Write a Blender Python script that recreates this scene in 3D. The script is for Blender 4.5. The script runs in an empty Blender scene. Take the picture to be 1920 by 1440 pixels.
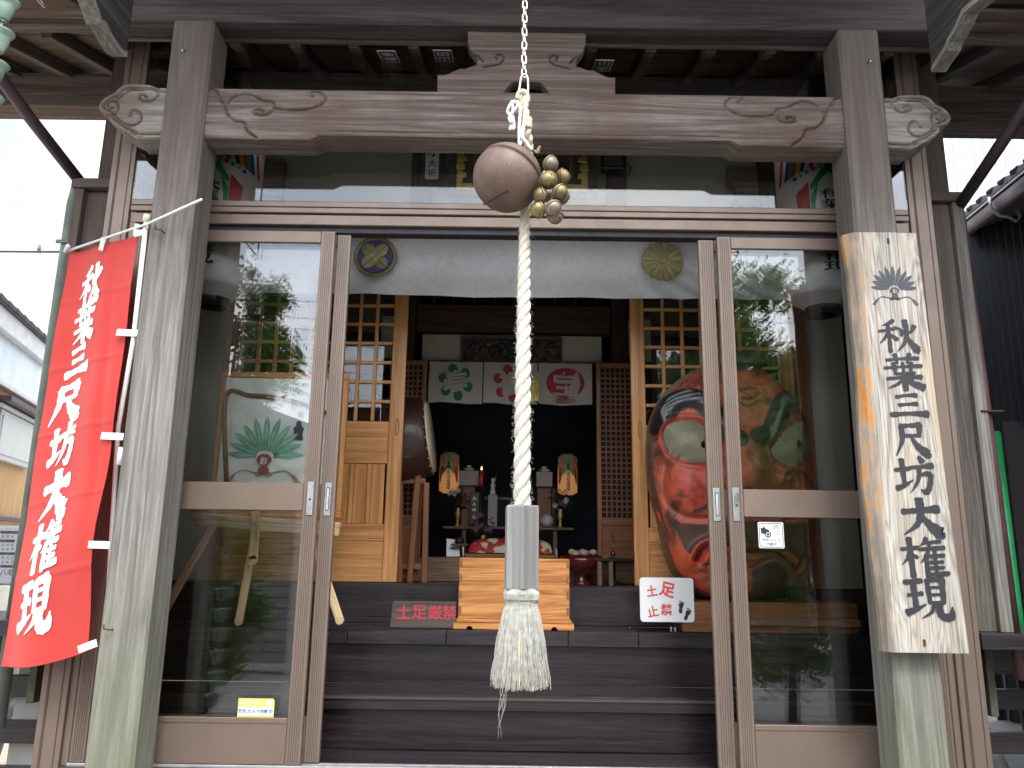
import bpy, bmesh, math, random
import numpy as np
from mathutils import Matrix, Vector
random.seed(7); rng=np.random.default_rng(7)
S=bpy.context.scene; COL=S.collection; R_=math.radians
# ---------------------------------------------------------------- camera, sky, sun, exposure
CAM=Vector((0,0,1.40)); FPX=1442.0; PITCH=R_(12.2); ROLL=R_(0.8)
cd=bpy.data.cameras.new('camera'); cam=bpy.data.objects.new('camera',cd); COL.objects.link(cam); S.camera=cam
CR=Matrix.Rotation(math.pi/2+PITCH,3,'X')@Matrix.Rotation(ROLL,3,'Z')
cam.matrix_world=Matrix.Translation(CAM)@CR.to_4x4()
cd.sensor_width=36; cd.lens=36*FPX/1920; cd.clip_start=.05; cd.clip_end=800
def at(x,y,Y):
    d=CR@Vector(((x-960)/FPX,(720-y)/FPX,-1)); return CAM+d*((Y-CAM.y)/d.y)
SUN_EL=R_(52); SUN_AZ=R_(168)          # azimuth from +Y (north) clockwise: behind the camera, a little right
sundir=Vector((math.sin(SUN_AZ)*math.cos(SUN_EL),math.cos(SUN_AZ)*math.cos(SUN_EL),math.sin(SUN_EL)))
W=bpy.data.worlds.new('World'); S.world=W; W.use_nodes=True
nt=W.node_tree; nt.nodes.clear()
def N(nt,t,**k):
    n=nt.nodes.new(t)
    for a,v in k.items():
        if a in('inp',):
            for i,x in v.items():
                n.inputs[i].default_value=x
        else: setattr(n,a,v)
    return n
def L(nt,a,b): nt.links.new(a,b)
def math_(nt,op,a,b=None,c=None,clamp=False):
    n=nt.nodes.new('ShaderNodeMath'); n.operation=op; n.use_clamp=clamp
    for i,v in enumerate((a,b,c)):
        if v is None: continue
        if hasattr(v,'links'): nt.links.new(v,n.inputs[i])
        else: n.inputs[i].default_value=v
    return n.outputs[0]
def mixc(nt,f,a,b,mode='MIX'):
    n=nt.nodes.new('ShaderNodeMix'); n.data_type='RGBA'; n.blend_type=mode
    for i,v in ((0,f),(6,a),(7,b)):
        if hasattr(v,'links'): nt.links.new(v,n.inputs[i])
        else: n.inputs[i].default_value=v if i==0 or len(v)==4 else (*v,1)
    return n.outputs[2]
def ramp(nt,f,stops,interp='LINEAR'):
    n=nt.nodes.new('ShaderNodeValToRGB'); r=n.color_ramp; r.interpolation=interp
    while len(r.elements)<len(stops): r.elements.new(.5)
    for e,(p,c) in zip(r.elements,stops):
        e.position=p; e.color=(*c,1) if len(c)==3 else c
    nt.links.new(f,n.inputs[0]); return n.outputs[0]
def noise(nt,vec,scale,detail=4,rough=.55,dist=0.):
    n=nt.nodes.new('ShaderNodeTexNoise'); n.inputs['Scale'].default_value=scale; n.inputs['Detail'].default_value=detail
    n.inputs['Roughness'].default_value=rough; n.inputs['Distortion'].default_value=dist
    if vec is not None: nt.links.new(vec,n.inputs['Vector'])
    return n.outputs['Fac']
sky=N(nt,'ShaderNodeTexSky',sky_type='NISHITA',sun_disc=False,sun_elevation=SUN_EL,sun_rotation=SUN_AZ,air_density=1.2,dust_density=3.0)
tc=N(nt,'ShaderNodeTexCoord')
sep=N(nt,'ShaderNodeSeparateXYZ'); L(nt,tc.outputs['Generated'],sep.inputs[0])
zz=math_(nt,'MAXIMUM',sep.outputs[2],0.0)
zp=math_(nt,'ADD',zz,.28)
cx=math_(nt,'DIVIDE',sep.outputs[0],zp); cy=math_(nt,'DIVIDE',sep.outputs[1],zp)
cmb=N(nt,'ShaderNodeCombineXYZ'); L(nt,cx,cmb.inputs[0]); L(nt,cy,cmb.inputs[1])
cl=noise(nt,cmb.outputs[0],1.5,6,.55,.4)
clc=ramp(nt,cl,[(.36,(4.6,5.1,6.0)),(.47,(6.6,7.0,7.7)),(.58,(9.5,9.6,9.8))])
thin=ramp(nt,cl,[(.3,(.80,)*3),(.5,(.96,)*3)])
base=mixc(nt,thin,sky.outputs[0],clc)
# thin overcast: the veiled sun brightens a very wide part of the cloud layer round it
dt=N(nt,'ShaderNodeVectorMath',operation='DOT_PRODUCT'); L(nt,tc.outputs['Generated'],dt.inputs[0]); dt.inputs[1].default_value=sundir
lobe=math_(nt,'MULTIPLY_ADD',dt.outputs['Value'],.5,.5)
lobe=math_(nt,'POWER',lobe,1.7)
gain=math_(nt,'MULTIPLY_ADD',lobe,3.0,.58)
gc=N(nt,'ShaderNodeCombineXYZ')
for i in range(3): L(nt,gain,gc.inputs[i])
fin=mixc(nt,1.0,base,gc.outputs[0],'MULTIPLY')
bg=N(nt,'ShaderNodeBackground'); bg.inputs[1].default_value=.10; L(nt,fin,bg.inputs[0])
wo=N(nt,'ShaderNodeOutputWorld'); L(nt,bg.outputs[0],wo.inputs[0])
sl=bpy.data.lights.new('sun','SUN'); sl.energy=1.3; sl.angle=R_(14); sl.color=(1,.96,.9)
so=bpy.data.objects.new('sun',sl); COL.objects.link(so); so.rotation_euler=sundir.to_track_quat('Z','Y').to_euler()
S.view_settings.view_transform='Standard'; S.view_settings.look='None'; S.view_settings.gamma=1
S.view_settings.use_curve_mapping=False; S.view_settings.exposure=.82
S.cycles.max_bounces=8; S.cycles.transparent_max_bounces=14; S.cycles.glossy_bounces=4; S.cycles.diffuse_bounces=4
S.cycles.use_denoising=True
S.cycles.caustics_reflective=False; S.cycles.caustics_refractive=False
# ---------------------------------------------------------------- materials
MAT={}
def newmat(name):
    m=bpy.data.materials.new(name); m.use_nodes=True; MAT[name]=m
    n=m.node_tree; n.nodes.clear(); o=N(n,'ShaderNodeOutputMaterial'); p=N(n,'ShaderNodeBsdfPrincipled'); L(n,p.outputs[0],o.inputs[0])
    return m,n,p,o
def objvec(n,scale=(1,1,1),rand=True):
    tc=N(n,'ShaderNodeTexCoord'); v=tc.outputs['Object']
    if rand:
        oi=N(n,'ShaderNodeObjectInfo'); a=N(n,'ShaderNodeVectorMath',operation='MULTIPLY_ADD')
        c=N(n,'ShaderNodeCombineXYZ')
        for i in range(3): L(n,oi.outputs['Random'],c.inputs[i])
        L(n,c.outputs[0],a.inputs[0]); a.inputs[1].default_value=(37,19,23); L(n,v,a.inputs[2]); v=a.outputs[0]
    mp=N(n,'ShaderNodeMapping'); mp.inputs['Scale'].default_value=scale; L(n,v,mp.inputs[0]); return mp.outputs[0]
def bump(n,p,h,st=.3,dist=.002):
    b=N(n,'ShaderNodeBump'); b.inputs['Strength'].default_value=st; b.inputs['Distance'].default_value=dist
    L(n,h,b.inputs['Height']); L(n,b.outputs[0],p.inputs['Normal'])
def plain(name,col,rough=.6,metal=0,spec=.5,var=.12,nscale=9,coat=0,bmp=.15,bs=60,emit=None,es=0):
    m,n,p,o=newmat(name); v=objvec(n)
    f=noise(n,v,nscale,5); c=ramp(n,f,[(.3,tuple(x*(1-var) for x in col)),(.7,tuple(min(1,x*(1+var)) for x in col))])
    L(n,c,p.inputs['Base Color']); 
    rr=ramp(n,noise(n,v,nscale*2.3,3),[(.3,(max(0,rough-.06),)*3),(.7,(min(1,rough+.08),)*3)]); L(n,rr,p.inputs['Roughness'])
    p.inputs['Metallic'].default_value=metal; p.inputs['Specular IOR Level'].default_value=spec; p.inputs['Coat Weight'].default_value=coat
    if bmp: bump(n,p,noise(n,v,bs,3),bmp,.001)
    if emit: p.inputs['Emission Color'].default_value=(*emit,1); p.inputs['Emission Strength'].default_value=es
    return m
def wood(name,c1,c2,c3,axis='x',rough=.7,bmp=.4,ring=1.,coat=0,spec=.4,fine=1.,stain=None,dens=1.,algae=False,scratch=False):
    """grain runs along the given local axis"""
    m,n,p,o=newmat(name); k={'x':0,'y':1,'z':2}[axis]
    s=[48*dens]*3; s[k]=1.3*dens; s2=[190*dens]*3; s2[k]=4.5*dens; s3=[9*dens]*3; s3[k]=.45*dens
    v=objvec(n,s); v2=objvec(n,s2); v3=objvec(n,s3)
    g=noise(n,v,1,5,.6,.25); f=noise(n,v2,1.6,4,.65); big=noise(n,v3,1,3,.5,1.2)
    rg=math_(n,'FRACT',math_(n,'MULTIPLY',big,7.5*ring)); rg=math_(n,'ABSOLUTE',math_(n,'SUBTRACT',rg,.5)); rg=math_(n,'MULTIPLY',rg,2.)
    mix=math_(n,'ADD',math_(n,'MULTIPLY',g,.42),math_(n,'ADD',math_(n,'MULTIPLY',f,.42*fine),math_(n,'MULTIPLY',rg,.15)))
    if fine<1: mix=math_(n,'ADD',mix,.21*(1-fine))
    c=ramp(n,mix,[(.36,c1),(.50,c2),(.64,c3)])
    if stain:
        sv=noise(n,objvec(n,(1.6,1.6,1.6)),1.2,4,.6); sf=ramp(n,sv,[(.45,(0,0,0)),(.66,(1,1,1))]); c=mixc(n,math_(n,'MULTIPLY',sf,.75),c,stain)
    if algae:
        ge=N(n,'ShaderNodeNewGeometry'); sp=N(n,'ShaderNodeSeparateXYZ'); L(n,ge.outputs['Position'],sp.inputs[0])
        low=N(n,'ShaderNodeMapRange'); L(n,sp.outputs[2],low.inputs[0]); low.inputs[1].default_value=1.45; low.inputs[2].default_value=.35
        a=math_(n,'MULTIPLY',low.outputs[0],ramp(n,noise(n,v3,1.4,5,.6),[(.3,(.1,)*3),(.65,(1,)*3)]),clamp=True)
        c=mixc(n,math_(n,'MULTIPLY',a,.75),c,(.20,.215,.125))
        up=N(n,'ShaderNodeMapRange'); L(n,sp.outputs[2],up.inputs[0]); up.inputs[1].default_value=2.3; up.inputs[2].default_value=3.4  # wood also goes darker and browner towards the top
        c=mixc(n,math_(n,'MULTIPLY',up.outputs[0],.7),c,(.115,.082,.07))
    if scratch:
        sc=objvec(n,(5,60,60)); sn=noise(n,sc,1.3,6,.75,2.5); sf=ramp(n,sn,[(.665,(0,)*3),(.70,(1,)*3)])
        pm=ramp(n,noise(n,objvec(n,(2,3,3)),1.1,3),[(.5,(0,)*3),(.68,(1,)*3)])
        c=mixc(n,math_(n,'MULTIPLY',math_(n,'MULTIPLY',sf,pm),.55),c,(.20,.20,.20))
    L(n,c,p.inputs['Base Color'])
    r=ramp(n,g,[(.3,(max(.05,rough-.1),)*3),(.7,(min(1,rough+.1),)*3)]); L(n,r,p.inputs['Roughness'])
    p.inputs['Coat Weight'].default_value=coat; p.inputs['Coat Roughness'].default_value=.12; p.inputs['Specular IOR Level'].default_value=spec
    bump(n,p,mix,bmp,.004); return m
wood('pillar_wood',(.125,.117,.105),(.21,.198,.180),(.32,.305,.28),bmp=.55,algae=True,ring=.6,rough=.8,spec=.25)
wood('beam_wood',(.095,.073,.063),(.175,.138,.122),(.285,.245,.215),bmp=.5,stain=(.13,.075,.06),ring=.7,rough=.75,spec=.25)
wood('beam_dark',(.05,.04,.04),(.085,.068,.066),(.13,.105,.10),bmp=.4,ring=.6,rough=.8,spec=.2)
wood('strut_wood',(.10,.07,.06),(.16,.12,.105),(.24,.19,.165),bmp=.4,ring=.6,rough=.8,spec=.2)
wood('eave_wood',(.075,.062,.055),(.125,.105,.092),(.20,.17,.15),bmp=.4,ring=.6,rough=.8,spec=.2)
wood('soffit_wood',(.075,.052,.040),(.12,.085,.065),(.18,.13,.10),bmp=.3,ring=.6,rough=.75,spec=.3)
wood('wall_wood',(.06,.05,.045),(.10,.085,.075),(.16,.14,.125),bmp=.5,rough=.8,spec=.25,algae=True)
wood('panel_grey',(.12,.11,.10),(.19,.18,.165),(.28,.27,.25),bmp=.3,rough=.8,spec=.25)
wood('lacquer_wood',(.014,.011,.013),(.024,.018,.021),(.042,.033,.035),bmp=.3,rough=.34,coat=.12,scratch=True,spec=.5)
wood('riser_wood',(.012,.008,.010),(.022,.014,.017),(.038,.025,.028),bmp=.3,rough=.34,coat=.10,scratch=True,spec=.5)
wood('door_wood',(.36,.16,.055),(.52,.245,.085),(.66,.34,.13),bmp=.15,rough=.42,coat=.25,ring=.5,fine=.6)
wood('box_wood',(.26,.095,.025),(.50,.21,.058),(.68,.33,.11),bmp=.25,rough=.5,coat=.15,ring=1.5,fine=.6,dens=.8)
wood('inner_wood',(.16,.06,.022),(.25,.10,.038),(.34,.145,.06),bmp=.2,rough=.45,coat=.2)
wood('low_wood',(.14,.08,.05),(.22,.13,.08),(.30,.19,.12),bmp=.2,rough=.5,ring=1.5)
wood('easel_wood',(.55,.36,.19),(.74,.52,.30),(.86,.66,.42),bmp=.15,rough=.5,ring=1.2,fine=.5)
wood('handle_wood',(.24,.25,.26),(.36,.37,.385),(.50,.51,.52),bmp=.35,rough=.75,ring=.4)
wood('sign_dark',(.05,.04,.035),(.085,.065,.055),(.12,.095,.08),bmp=.3,rough=.6)
wood('old_wood',(.035,.016,.010),(.06,.028,.018),(.09,.045,.03),bmp=.2,rough=.5)
def signboard_mat():
    m,n,p,o=newmat('signboard_wood'); v=objvec(n,(130,130,2.2),False); big=objvec(n,(7.5,7.5,.9),False)
    g=noise(n,v,1.2,5,.6,.2); b=noise(n,big,1.1,3,.5,.8)
    rg=math_(n,'FRACT',math_(n,'MULTIPLY',b,13)); rg=math_(n,'MULTIPLY',math_(n,'ABSOLUTE',math_(n,'SUBTRACT',rg,.5)),2.)
    mix=math_(n,'ADD',math_(n,'MULTIPLY',g,.80),math_(n,'MULTIPLY',rg,.18))
    c=ramp(n,mix,[(.30,(.20,.175,.145)),(.45,(.36,.325,.28)),(.60,(.53,.49,.43)),(.78,(.64,.61,.56))])
    yl=ramp(n,noise(n,objvec(n,(9,9,1.6),False),1.0,4,.6,.6),[(.52,(0,)*3),(.70,(1,)*3)])
    c=mixc(n,math_(n,'MULTIPLY',yl,.35),c,(.66,.45,.22))
    tc=N(n,'ShaderNodeTexCoord'); sp=N(n,'ShaderNodeSeparateXYZ'); L(n,tc.outputs['Object'],sp.inputs[0])
    ed=N(n,'ShaderNodeMapRange'); L(n,sp.outputs[0],ed.inputs[0]); ed.inputs[1].default_value=-.128; ed.inputs[2].default_value=-.142
    oc=ramp(n,noise(n,objvec(n,(12,12,3.2),False),1.3,4,.6),[(.42,(.25,.21,.17)),(.54,(.38,.29,.21)),(.62,(.52,.24,.07)),(.68,(.55,.20,.045)),(.74,(.50,.36,.22))])
    c=mixc(n,ed.outputs[0],c,oc)
    L(n,c,p.inputs['Base Color']); p.inputs['Roughness'].default_value=.72; p.inputs['Specular IOR Level'].default_value=.3; bump(n,p,mix,.5,.004)
signboard_mat()
def alu():
    m,n,p,o=newmat('bronze_aluminium'); v=objvec(n,(3,3,3)); f=noise(n,v,1,4)
    L(n,ramp(n,f,[(.3,(.215,.158,.124)),(.7,(.245,.182,.144))]),p.inputs['Base Color'])
    p.inputs['Metallic'].default_value=.35; p.inputs['Specular IOR Level'].default_value=.5
    L(n,ramp(n,noise(n,objvec(n,(5,5,5)),2,5),[(.3,(.34,)*3),(.7,(.46,)*3)]),p.inputs['Roughness'])
alu()
plain('groove_dark',(.07,.05,.042),.6); plain('rail_dark',(.018,.016,.02),.5)
plain('steel',(.62,.63,.64),.3,.9,var=.08); plain('track_metal',(.75,.75,.76),.35,.7)
def glass():
    m,n,p,o=newmat('window_glass'); n.nodes.remove(p)
    tr=N(n,'ShaderNodeBsdfTransparent'); tr.inputs[0].default_value=(.985,.99,.988,1)
    gl=N(n,'ShaderNodeBsdfGlossy'); gl.inputs['Roughness'].default_value=0.0
    fr=N(n,'ShaderNodeFresnel'); fr.inputs[0].default_value=1.5
    f=math_(n,'MULTIPLY_ADD',fr.outputs[0],1.6,.0,clamp=True)
    b=N(n,'ShaderNodeBump'); b.inputs['Strength'].default_value=.05; b.inputs['Distance'].default_value=.004; L(n,noise(n,objvec(n,(1,1,1)),2.2,1),b.inputs['Height'])
    L(n,b.outputs[0],gl.inputs['Normal'])
    mx=N(n,'ShaderNodeMixShader'); L(n,f,mx.inputs[0]); L(n,tr.outputs[0],mx.inputs[1]); L(n,gl.outputs[0],mx.inputs[2]); L(n,mx.outputs[0],o.inputs[0])
glass()
plain('plaster',(.40,.40,.33),.9,var=.05,nscale=3); plain('plaster_in',(.42,.39,.31),.9,var=.05)
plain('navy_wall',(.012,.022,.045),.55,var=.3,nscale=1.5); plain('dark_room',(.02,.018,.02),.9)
plain('red_cloth_char',(.88,.88,.87),.8,bmp=0,var=.02)
plain('ink',(.028,.030,.036),.6,var=.2,nscale=20); plain('grey_ink',(.060,.066,.080),.55,var=.2,nscale=14)
plain('red_paint',(.62,.035,.07),.5,var=.1); plain('sign_red',(.72,.09,.085),.5,var=.03,bmp=0); plain('sign_white',(.82,.83,.83),.35,var=.02,bmp=0,coat=.3)
plain('white_plastic',(.84,.84,.83),.4,var=.03,bmp=0); plain('cream_cap',(.72,.67,.50),.5,bmp=0)
plain('chain_metal',(.62,.58,.50),.34,.9,var=.25,nscale=40); plain('rust_metal',(.10,.05,.035),.7,.3,var=.3,nscale=40)
def cloth(name,col,var=.05,rough=.85,sss=0,bs=900,sheen=.2,fold=False,dmk=None):
    m,n,p,o=newmat(name); v=objvec(n,rand=False); f=noise(n,v,4,4)
    c=ramp(n,f,[(.3,tuple(x*(1-var) for x in col)),(.7,col)])
    if dmk:
        w=N(n,'ShaderNodeTexNoise'); w.inputs['Scale'].default_value=9; w.inputs['Detail'].default_value=1.5; w.inputs['Distortion'].default_value=2.2; L(n,v,w.inputs['Vector'])
        q=ramp(n,w.outputs['Fac'],[(.46,(0,)*3),(.475,(1,)*3),(.515,(1,)*3),(.53,(0,)*3)]); c=mixc(n,math_(n,'MULTIPLY',q,.7),c,dmk)
    L(n,c,p.inputs['Base Color']); p.inputs['Roughness'].default_value=rough; p.inputs['Sheen Weight'].default_value=sheen
    bump(n,p,noise(n,v,bs,2),.12,.0006)
    # thin cloth lets some light through
    tl=N(n,'ShaderNodeBsdfTranslucent'); L(n,c,tl.inputs[0]); mx=N(n,'ShaderNodeMixShader'); mx.inputs[0].default_value=sss
    L(n,p.outputs[0],mx.inputs[1]); L(n,tl.outputs[0],mx.inputs[2]); L(n,mx.outputs[0],o.inputs[0])
cloth('red_banner',(.72,.042,.030),.10,.7,.22); cloth('white_satin',(.86,.86,.88),.03,.36,.15,dmk=(.76,.75,.73)); cloth('noren_cloth',(.50,.46,.41),.04,.8,.1)
cloth('strap',(.82,.81,.77),.03,.9,.1)
def ropemat():
    m,n,p,o=newmat('rope_fibre'); v=objvec(n,(60,60,12),False); f=noise(n,v,3,4,.7)
    ge=N(n,'ShaderNodeNewGeometry'); sp=N(n,'ShaderNodeSeparateXYZ'); L(n,ge.outputs['Position'],sp.inputs[0])
    mr=N(n,'ShaderNodeMapRange'); L(n,sp.outputs[2],mr.inputs[0]); mr.inputs[1].default_value=2.35; mr.inputs[2].default_value=2.7
    c=ramp(n,f,[(.3,(.56,.51,.40)),(.55,(.74,.71,.62)),(.75,(.82,.80,.74))]); c=mixc(n,math_(n,'MULTIPLY',mr.outputs[0],.65),c,(.62,.50,.32))
    L(n,c,p.inputs['Base Color']); p.inputs['Roughness'].default_value=.9; p.inputs['Specular IOR Level'].default_value=.2; bump(n,p,f,.8,.006)
ropemat()
plain('tassel_fibre',(.44,.43,.385),.85,var=.28,nscale=50); plain('tassel_yellow',(.70,.60,.36),.85,var=.15); plain('cord_white',(.74,.74,.72),.85,var=.08,bmp=.5,bs=200)
def bronze(name,c1,c2,c3,metal=.8,rough=.38):
    m,n,p,o=newmat(name); v=objvec(n,(1,1,1)); f=noise(n,v,11,6,.65,.6); c=ramp(n,f,[(.3,c1),(.5,c2),(.68,c3)])
    sp=ramp(n,noise(n,v,70,3,.7),[(.66,(0,)*3),(.72,(1,)*3)]); c=mixc(n,math_(n,'MULTIPLY',sp,.35),c,(.5,.42,.36))
    L(n,c,p.inputs['Base Color']); p.inputs['Metallic'].default_value=metal
    L(n,ramp(n,noise(n,v,17,4),[(.3,(rough-.07,)*3),(.7,(rough+.14,)*3)]),p.inputs['Roughness']); bump(n,p,noise(n,v,90,3),.1,.001)
bronze('bell_copper',(.10,.064,.052),(.150,.098,.080),(.185,.108,.072),.10,.52)
bronze('bell_brass',(.13,.10,.05),(.24,.18,.085),(.38,.29,.14),.6,.42); bronze('bell_dull',(.15,.12,.09),(.23,.185,.14),(.32,.26,.18),.5,.46)
bronze('gold',(.45,.33,.08),(.60,.46,.13),(.70,.56,.20),.75,.38); bronze('copper_patina',(.13,.19,.15),(.22,.32,.25),(.36,.46,.38),.1,.7); bronze('old_gold',(.17,.15,.07),(.27,.24,.11),(.34,.30,.15),.6,.45)
plain('groove_line',(.035,.03,.022),.8,bmp=0); plain('purple_enamel',(.045,.02,.16),.45); plain('dark_bronze',(.04,.035,.03),.5,.5)
plain('pipe_dark',(.055,.035,.045),.4,.1,var=.2); plain('pipe_red',(.10,.045,.05),.45,var=.3,nscale=4); plain('pipe_patina',(.14,.17,.145),.6,.2,var=.25)
plain('concrete',(.40,.40,.37),.9,var=.15,nscale=5,bs=30); plain('gravel_cream',(.62,.57,.44),.95,var=.35,nscale=90,bmp=1,bs=120)
def ground():
    m,n,p,o=newmat('asphalt_ground'); v=objvec(n,rand=False); f=noise(n,v,1.3,6,.6); f2=noise(n,v,140,3,.8)
    c=ramp(n,math_(n,'ADD',math_(n,'MULTIPLY',f,.5),math_(n,'MULTIPLY',f2,.5)),[(.35,(.22,.22,.21)),(.65,(.33,.33,.31))]); L(n,c,p.inputs['Base Color']); p.inputs['Roughness'].default_value=.9; bump(n,p,f2,.5,.006)
ground()
def leaf(name,a,b):
    m,n,p,o=newmat(name); oi=N(n,'ShaderNodeNewGeometry'); f=oi.outputs['Random Per Island']; c=ramp(n,f,[(0,a),(1,b)])
    L(n,c,p.inputs['Base Color']); p.inputs['Roughness'].default_value=.55; tl=N(n,'ShaderNodeBsdfTranslucent'); L(n,c,tl.inputs[0]); mx=N(n,'ShaderNodeMixShader'); mx.inputs[0].default_value=.35
    L(n,p.outputs[0],mx.inputs[1]); L(n,tl.outputs[0],mx.inputs[2]); L(n,mx.outputs[0],o.inputs[0])
leaf('leaf_green',(.04,.10,.02),(.15,.27,.05)); leaf('leaf_dark',(.02,.05,.015),(.06,.12,.03)); leaf('leaf_bright',(.06,.14,.025),(.17,.29,.05))
wood('bark',(.06,.045,.035),(.10,.08,.065),(.16,.13,.11),axis='z',rough=.95,bmp=1)
def corr(name,c1,c2,rust=None,freq=60,axis=0,rough=.5):
    m,n,p,o=newmat(name); v=objvec(n,(3,3,.7)); f=noise(n,v,2,5); c=ramp(n,f,[(.35,c1),(.65,c2)])
    if rust:
        tc=N(n,'ShaderNodeTexCoord'); sp=N(n,'ShaderNodeSeparateXYZ'); L(n,tc.outputs['Object'],sp.inputs[0])
        mr=N(n,'ShaderNodeMapRange'); L(n,sp.outputs[2],mr.inputs[0]); mr.inputs[1].default_value=rust[0]; mr.inputs[2].default_value=rust[1]
        ff=math_(n,'MULTIPLY',mr.outputs[0],ramp(n,noise(n,objvec(n,(9,9,1.2)),1.2,5,.7),[(.42,(0,)*3),(.58,(1,)*3)])); c=mixc(n,ff,c,(.30,.11,.04))
    L(n,c,p.inputs['Base Color']); p.inputs['Roughness'].default_value=rough
corr('corrugated_pale',(.62,.68,.72),(.74,.79,.82),(.55,.1)); corr('corrugated_tan',(.50,.30,.14),(.60,.37,.19)); corr('pale_cladding',(.40,.50,.56),(.46,.56,.62)); corr('dark_cladding',(.012,.017,.022),(.02,.028,.034))
plain('roof_tile',(.055,.05,.06),.5,var=.3,nscale=6); plain('fascia_white',(.62,.62,.63),.6); plain('window_blind',(.60,.60,.58),.6,var=.04,nscale=3); plain('window_frame_grey',(.55,.56,.58),.4,.3)
plain('stone',(.33,.36,.40),.6,var=.25,nscale=90,bs=150); plain('pale_stone',(.55,.54,.49),.85,var=.15,nscale=6); plain('green_paint',(.02,.30,.10),.45,var=.2,nscale=12); plain('fence_dark',(.035,.026,.03),.7)
plain('grey_siding',(.25,.26,.28),.5,var=.1); plain('light_siding',(.55,.55,.52),.6); plain('brown_siding',(.20,.15,.12),.6)
plain('car_paint',(.75,.75,.76),.25,.1,coat=1,bmp=0,var=.02); plain('car_glass',(.02,.022,.025),.08,bmp=0,var=0); plain('tyre',(.02,.02,.02),.8); plain('rim_metal',(.6,.6,.62),.25,.9)
plain('cable',(.04,.04,.06),.6,bmp=0); plain('bird_feather',(.20,.15,.13),.8)
plain('paper_white',(.88,.87,.83),.8,var=.04,bmp=.1); plain('label_white',(.60,.61,.62),.8,bmp=0); plain('black_paint',(.015,.015,.017),.35)
plain('leaf_glaze',(.16,.42,.30),.35,var=.3,coat=.6,nscale=16); plain('gourd_red',(.32,.07,.055),.4,coat=.4); plain('panel_pale',(.80,.83,.76),.7); plain('leaf_vein',(.60,.78,.66),.5,bmp=0); plain('pink_line',(.55,.28,.25),.6,bmp=0)
plain('sticker_yellow',(.86,.72,.20),.5,var=.02,bmp=0); plain('sticker_blue',(.02,.10,.52),.5,bmp=0); plain('green_ink',(.015,.13,.10),.7,bmp=.1); plain('crimson_ink',(.34,.03,.05),.7,bmp=.1)
plain('lantern_green',(.03,.42,.17),.7,bmp=0); plain('lantern_red',(.66,.06,.05),.7,bmp=0); plain('lantern_blue',(.05,.07,.38),.7,bmp=0); plain('lantern_yellow',(.78,.55,.10),.7,bmp=0)
plain('lantern_glow',(.80,.62,.38),.8,emit=(1,.52,.18),es=.55); plain('flame',(1,.6,.2),.5,emit=(1,.5,.12),es=5); plain('candle_red',(.45,.015,.02),.35,coat=.4)
plain('drum_body',(.05,.018,.012),.45,coat=.2,var=.4,nscale=4); plain('drum_skin',(.62,.52,.36),.6); plain('porcelain',(.60,.60,.60),.25,coat=.5); plain('red_lacquer',(.10,.012,.01),.25,coat=.8)
plain('purple_cloth',(.12,.03,.28),.8); plain('white_flower',(.60,.58,.56),.7); plain('pink_flower',(.22,.07,.13),.7); plain('cream_bead',(.40,.30,.21),.5)
# ---------------------------------------------------------------- object helpers
WM={}
def put(me,name,mat,parent=None,M=None,smooth=False):
    o=bpy.data.objects.new(name,me); COL.objects.link(o); M=M or Matrix(); WM[o]=M
    if parent is not None: o.parent=parent; o.matrix_local=WM[parent].inverted()@M
    else: o.matrix_local=M
    if mat and not me.materials: me.materials.append(MAT[mat] if isinstance(mat,str) else mat)
    if smooth:
        me.polygons.foreach_set('use_smooth',[True]*len(me.polygons))
    return o
def thing(name,label,cat,loc=(0,0,0),group=None):
    o=bpy.data.objects.new(name,None); COL.objects.link(o); o.empty_display_size=.1
    o.location=loc; WM[o]=Matrix.Translation(loc); o['label']=label; o['category']=cat
    if group: o['group']=group
    return o
def tag(o,label,cat,group=None):
    o['label']=label; o['category']=cat
    if group: o['group']=group
    return o
def struct(o): o['kind']='structure'; return o
def stuff(o): o['kind']='stuff'; return o
_bc={}
def boxmesh(dx,dy,dz,bev):
    k=(round(dx,4),round(dy,4),round(dz,4),bev)
    if k in _bc: return _bc[k].copy()
    bm=bmesh.new(); bmesh.ops.create_cube(bm,size=1)
    for v in bm.verts: v.co.x*=dx; v.co.y*=dy; v.co.z*=dz
    b=min(bev,min(dx,dy,dz)*.3)
    if b>0: bmesh.ops.bevel(bm,geom=bm.edges[:],offset=b,segments=1,affect='EDGES')
    me=bpy.data.meshes.new('box'); bm.to_mesh(me); bm.free(); _bc[k]=me; return me.copy()
ROTG={'x':Matrix(),'y':Matrix.Rotation(math.pi/2,4,'Z'),'z':Matrix.Rotation(-math.pi/2,4,'Y')}
def box(name,x0,x1,y0,y1,z0,z1,mat,parent=None,bev=.003,g=None):
    d=(x1-x0,y1-y0,z1-z0)
    if g is None: g='xyz'[max(range(3),key=lambda i:d[i])]
    l={'x':d,'y':(d[1],d[0],d[2]),'z':(d[2],d[1],d[0])}[g]
    return put(boxmesh(*l,bev),name,mat,parent,Matrix.Translation(((x0+x1)/2,(y0+y1)/2,(z0+z1)/2))@ROTG[g])
def beam(name,a,b,w,h,mat,parent=None,up=(0,0,1),bev=.003):
    """square bar from a to b; w across, h along 'up'"""
    a=Vector(a); b=Vector(b); x=(b-a).normalized(); u=Vector(up); y=u.cross(x).normalized(); z=x.cross(y)
    M=Matrix((x,y,z)).transposed().to_4x4(); M.translation=(a+b)/2
    return put(boxmesh((b-a).length,w,h,bev),name,mat,parent,M)
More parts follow.
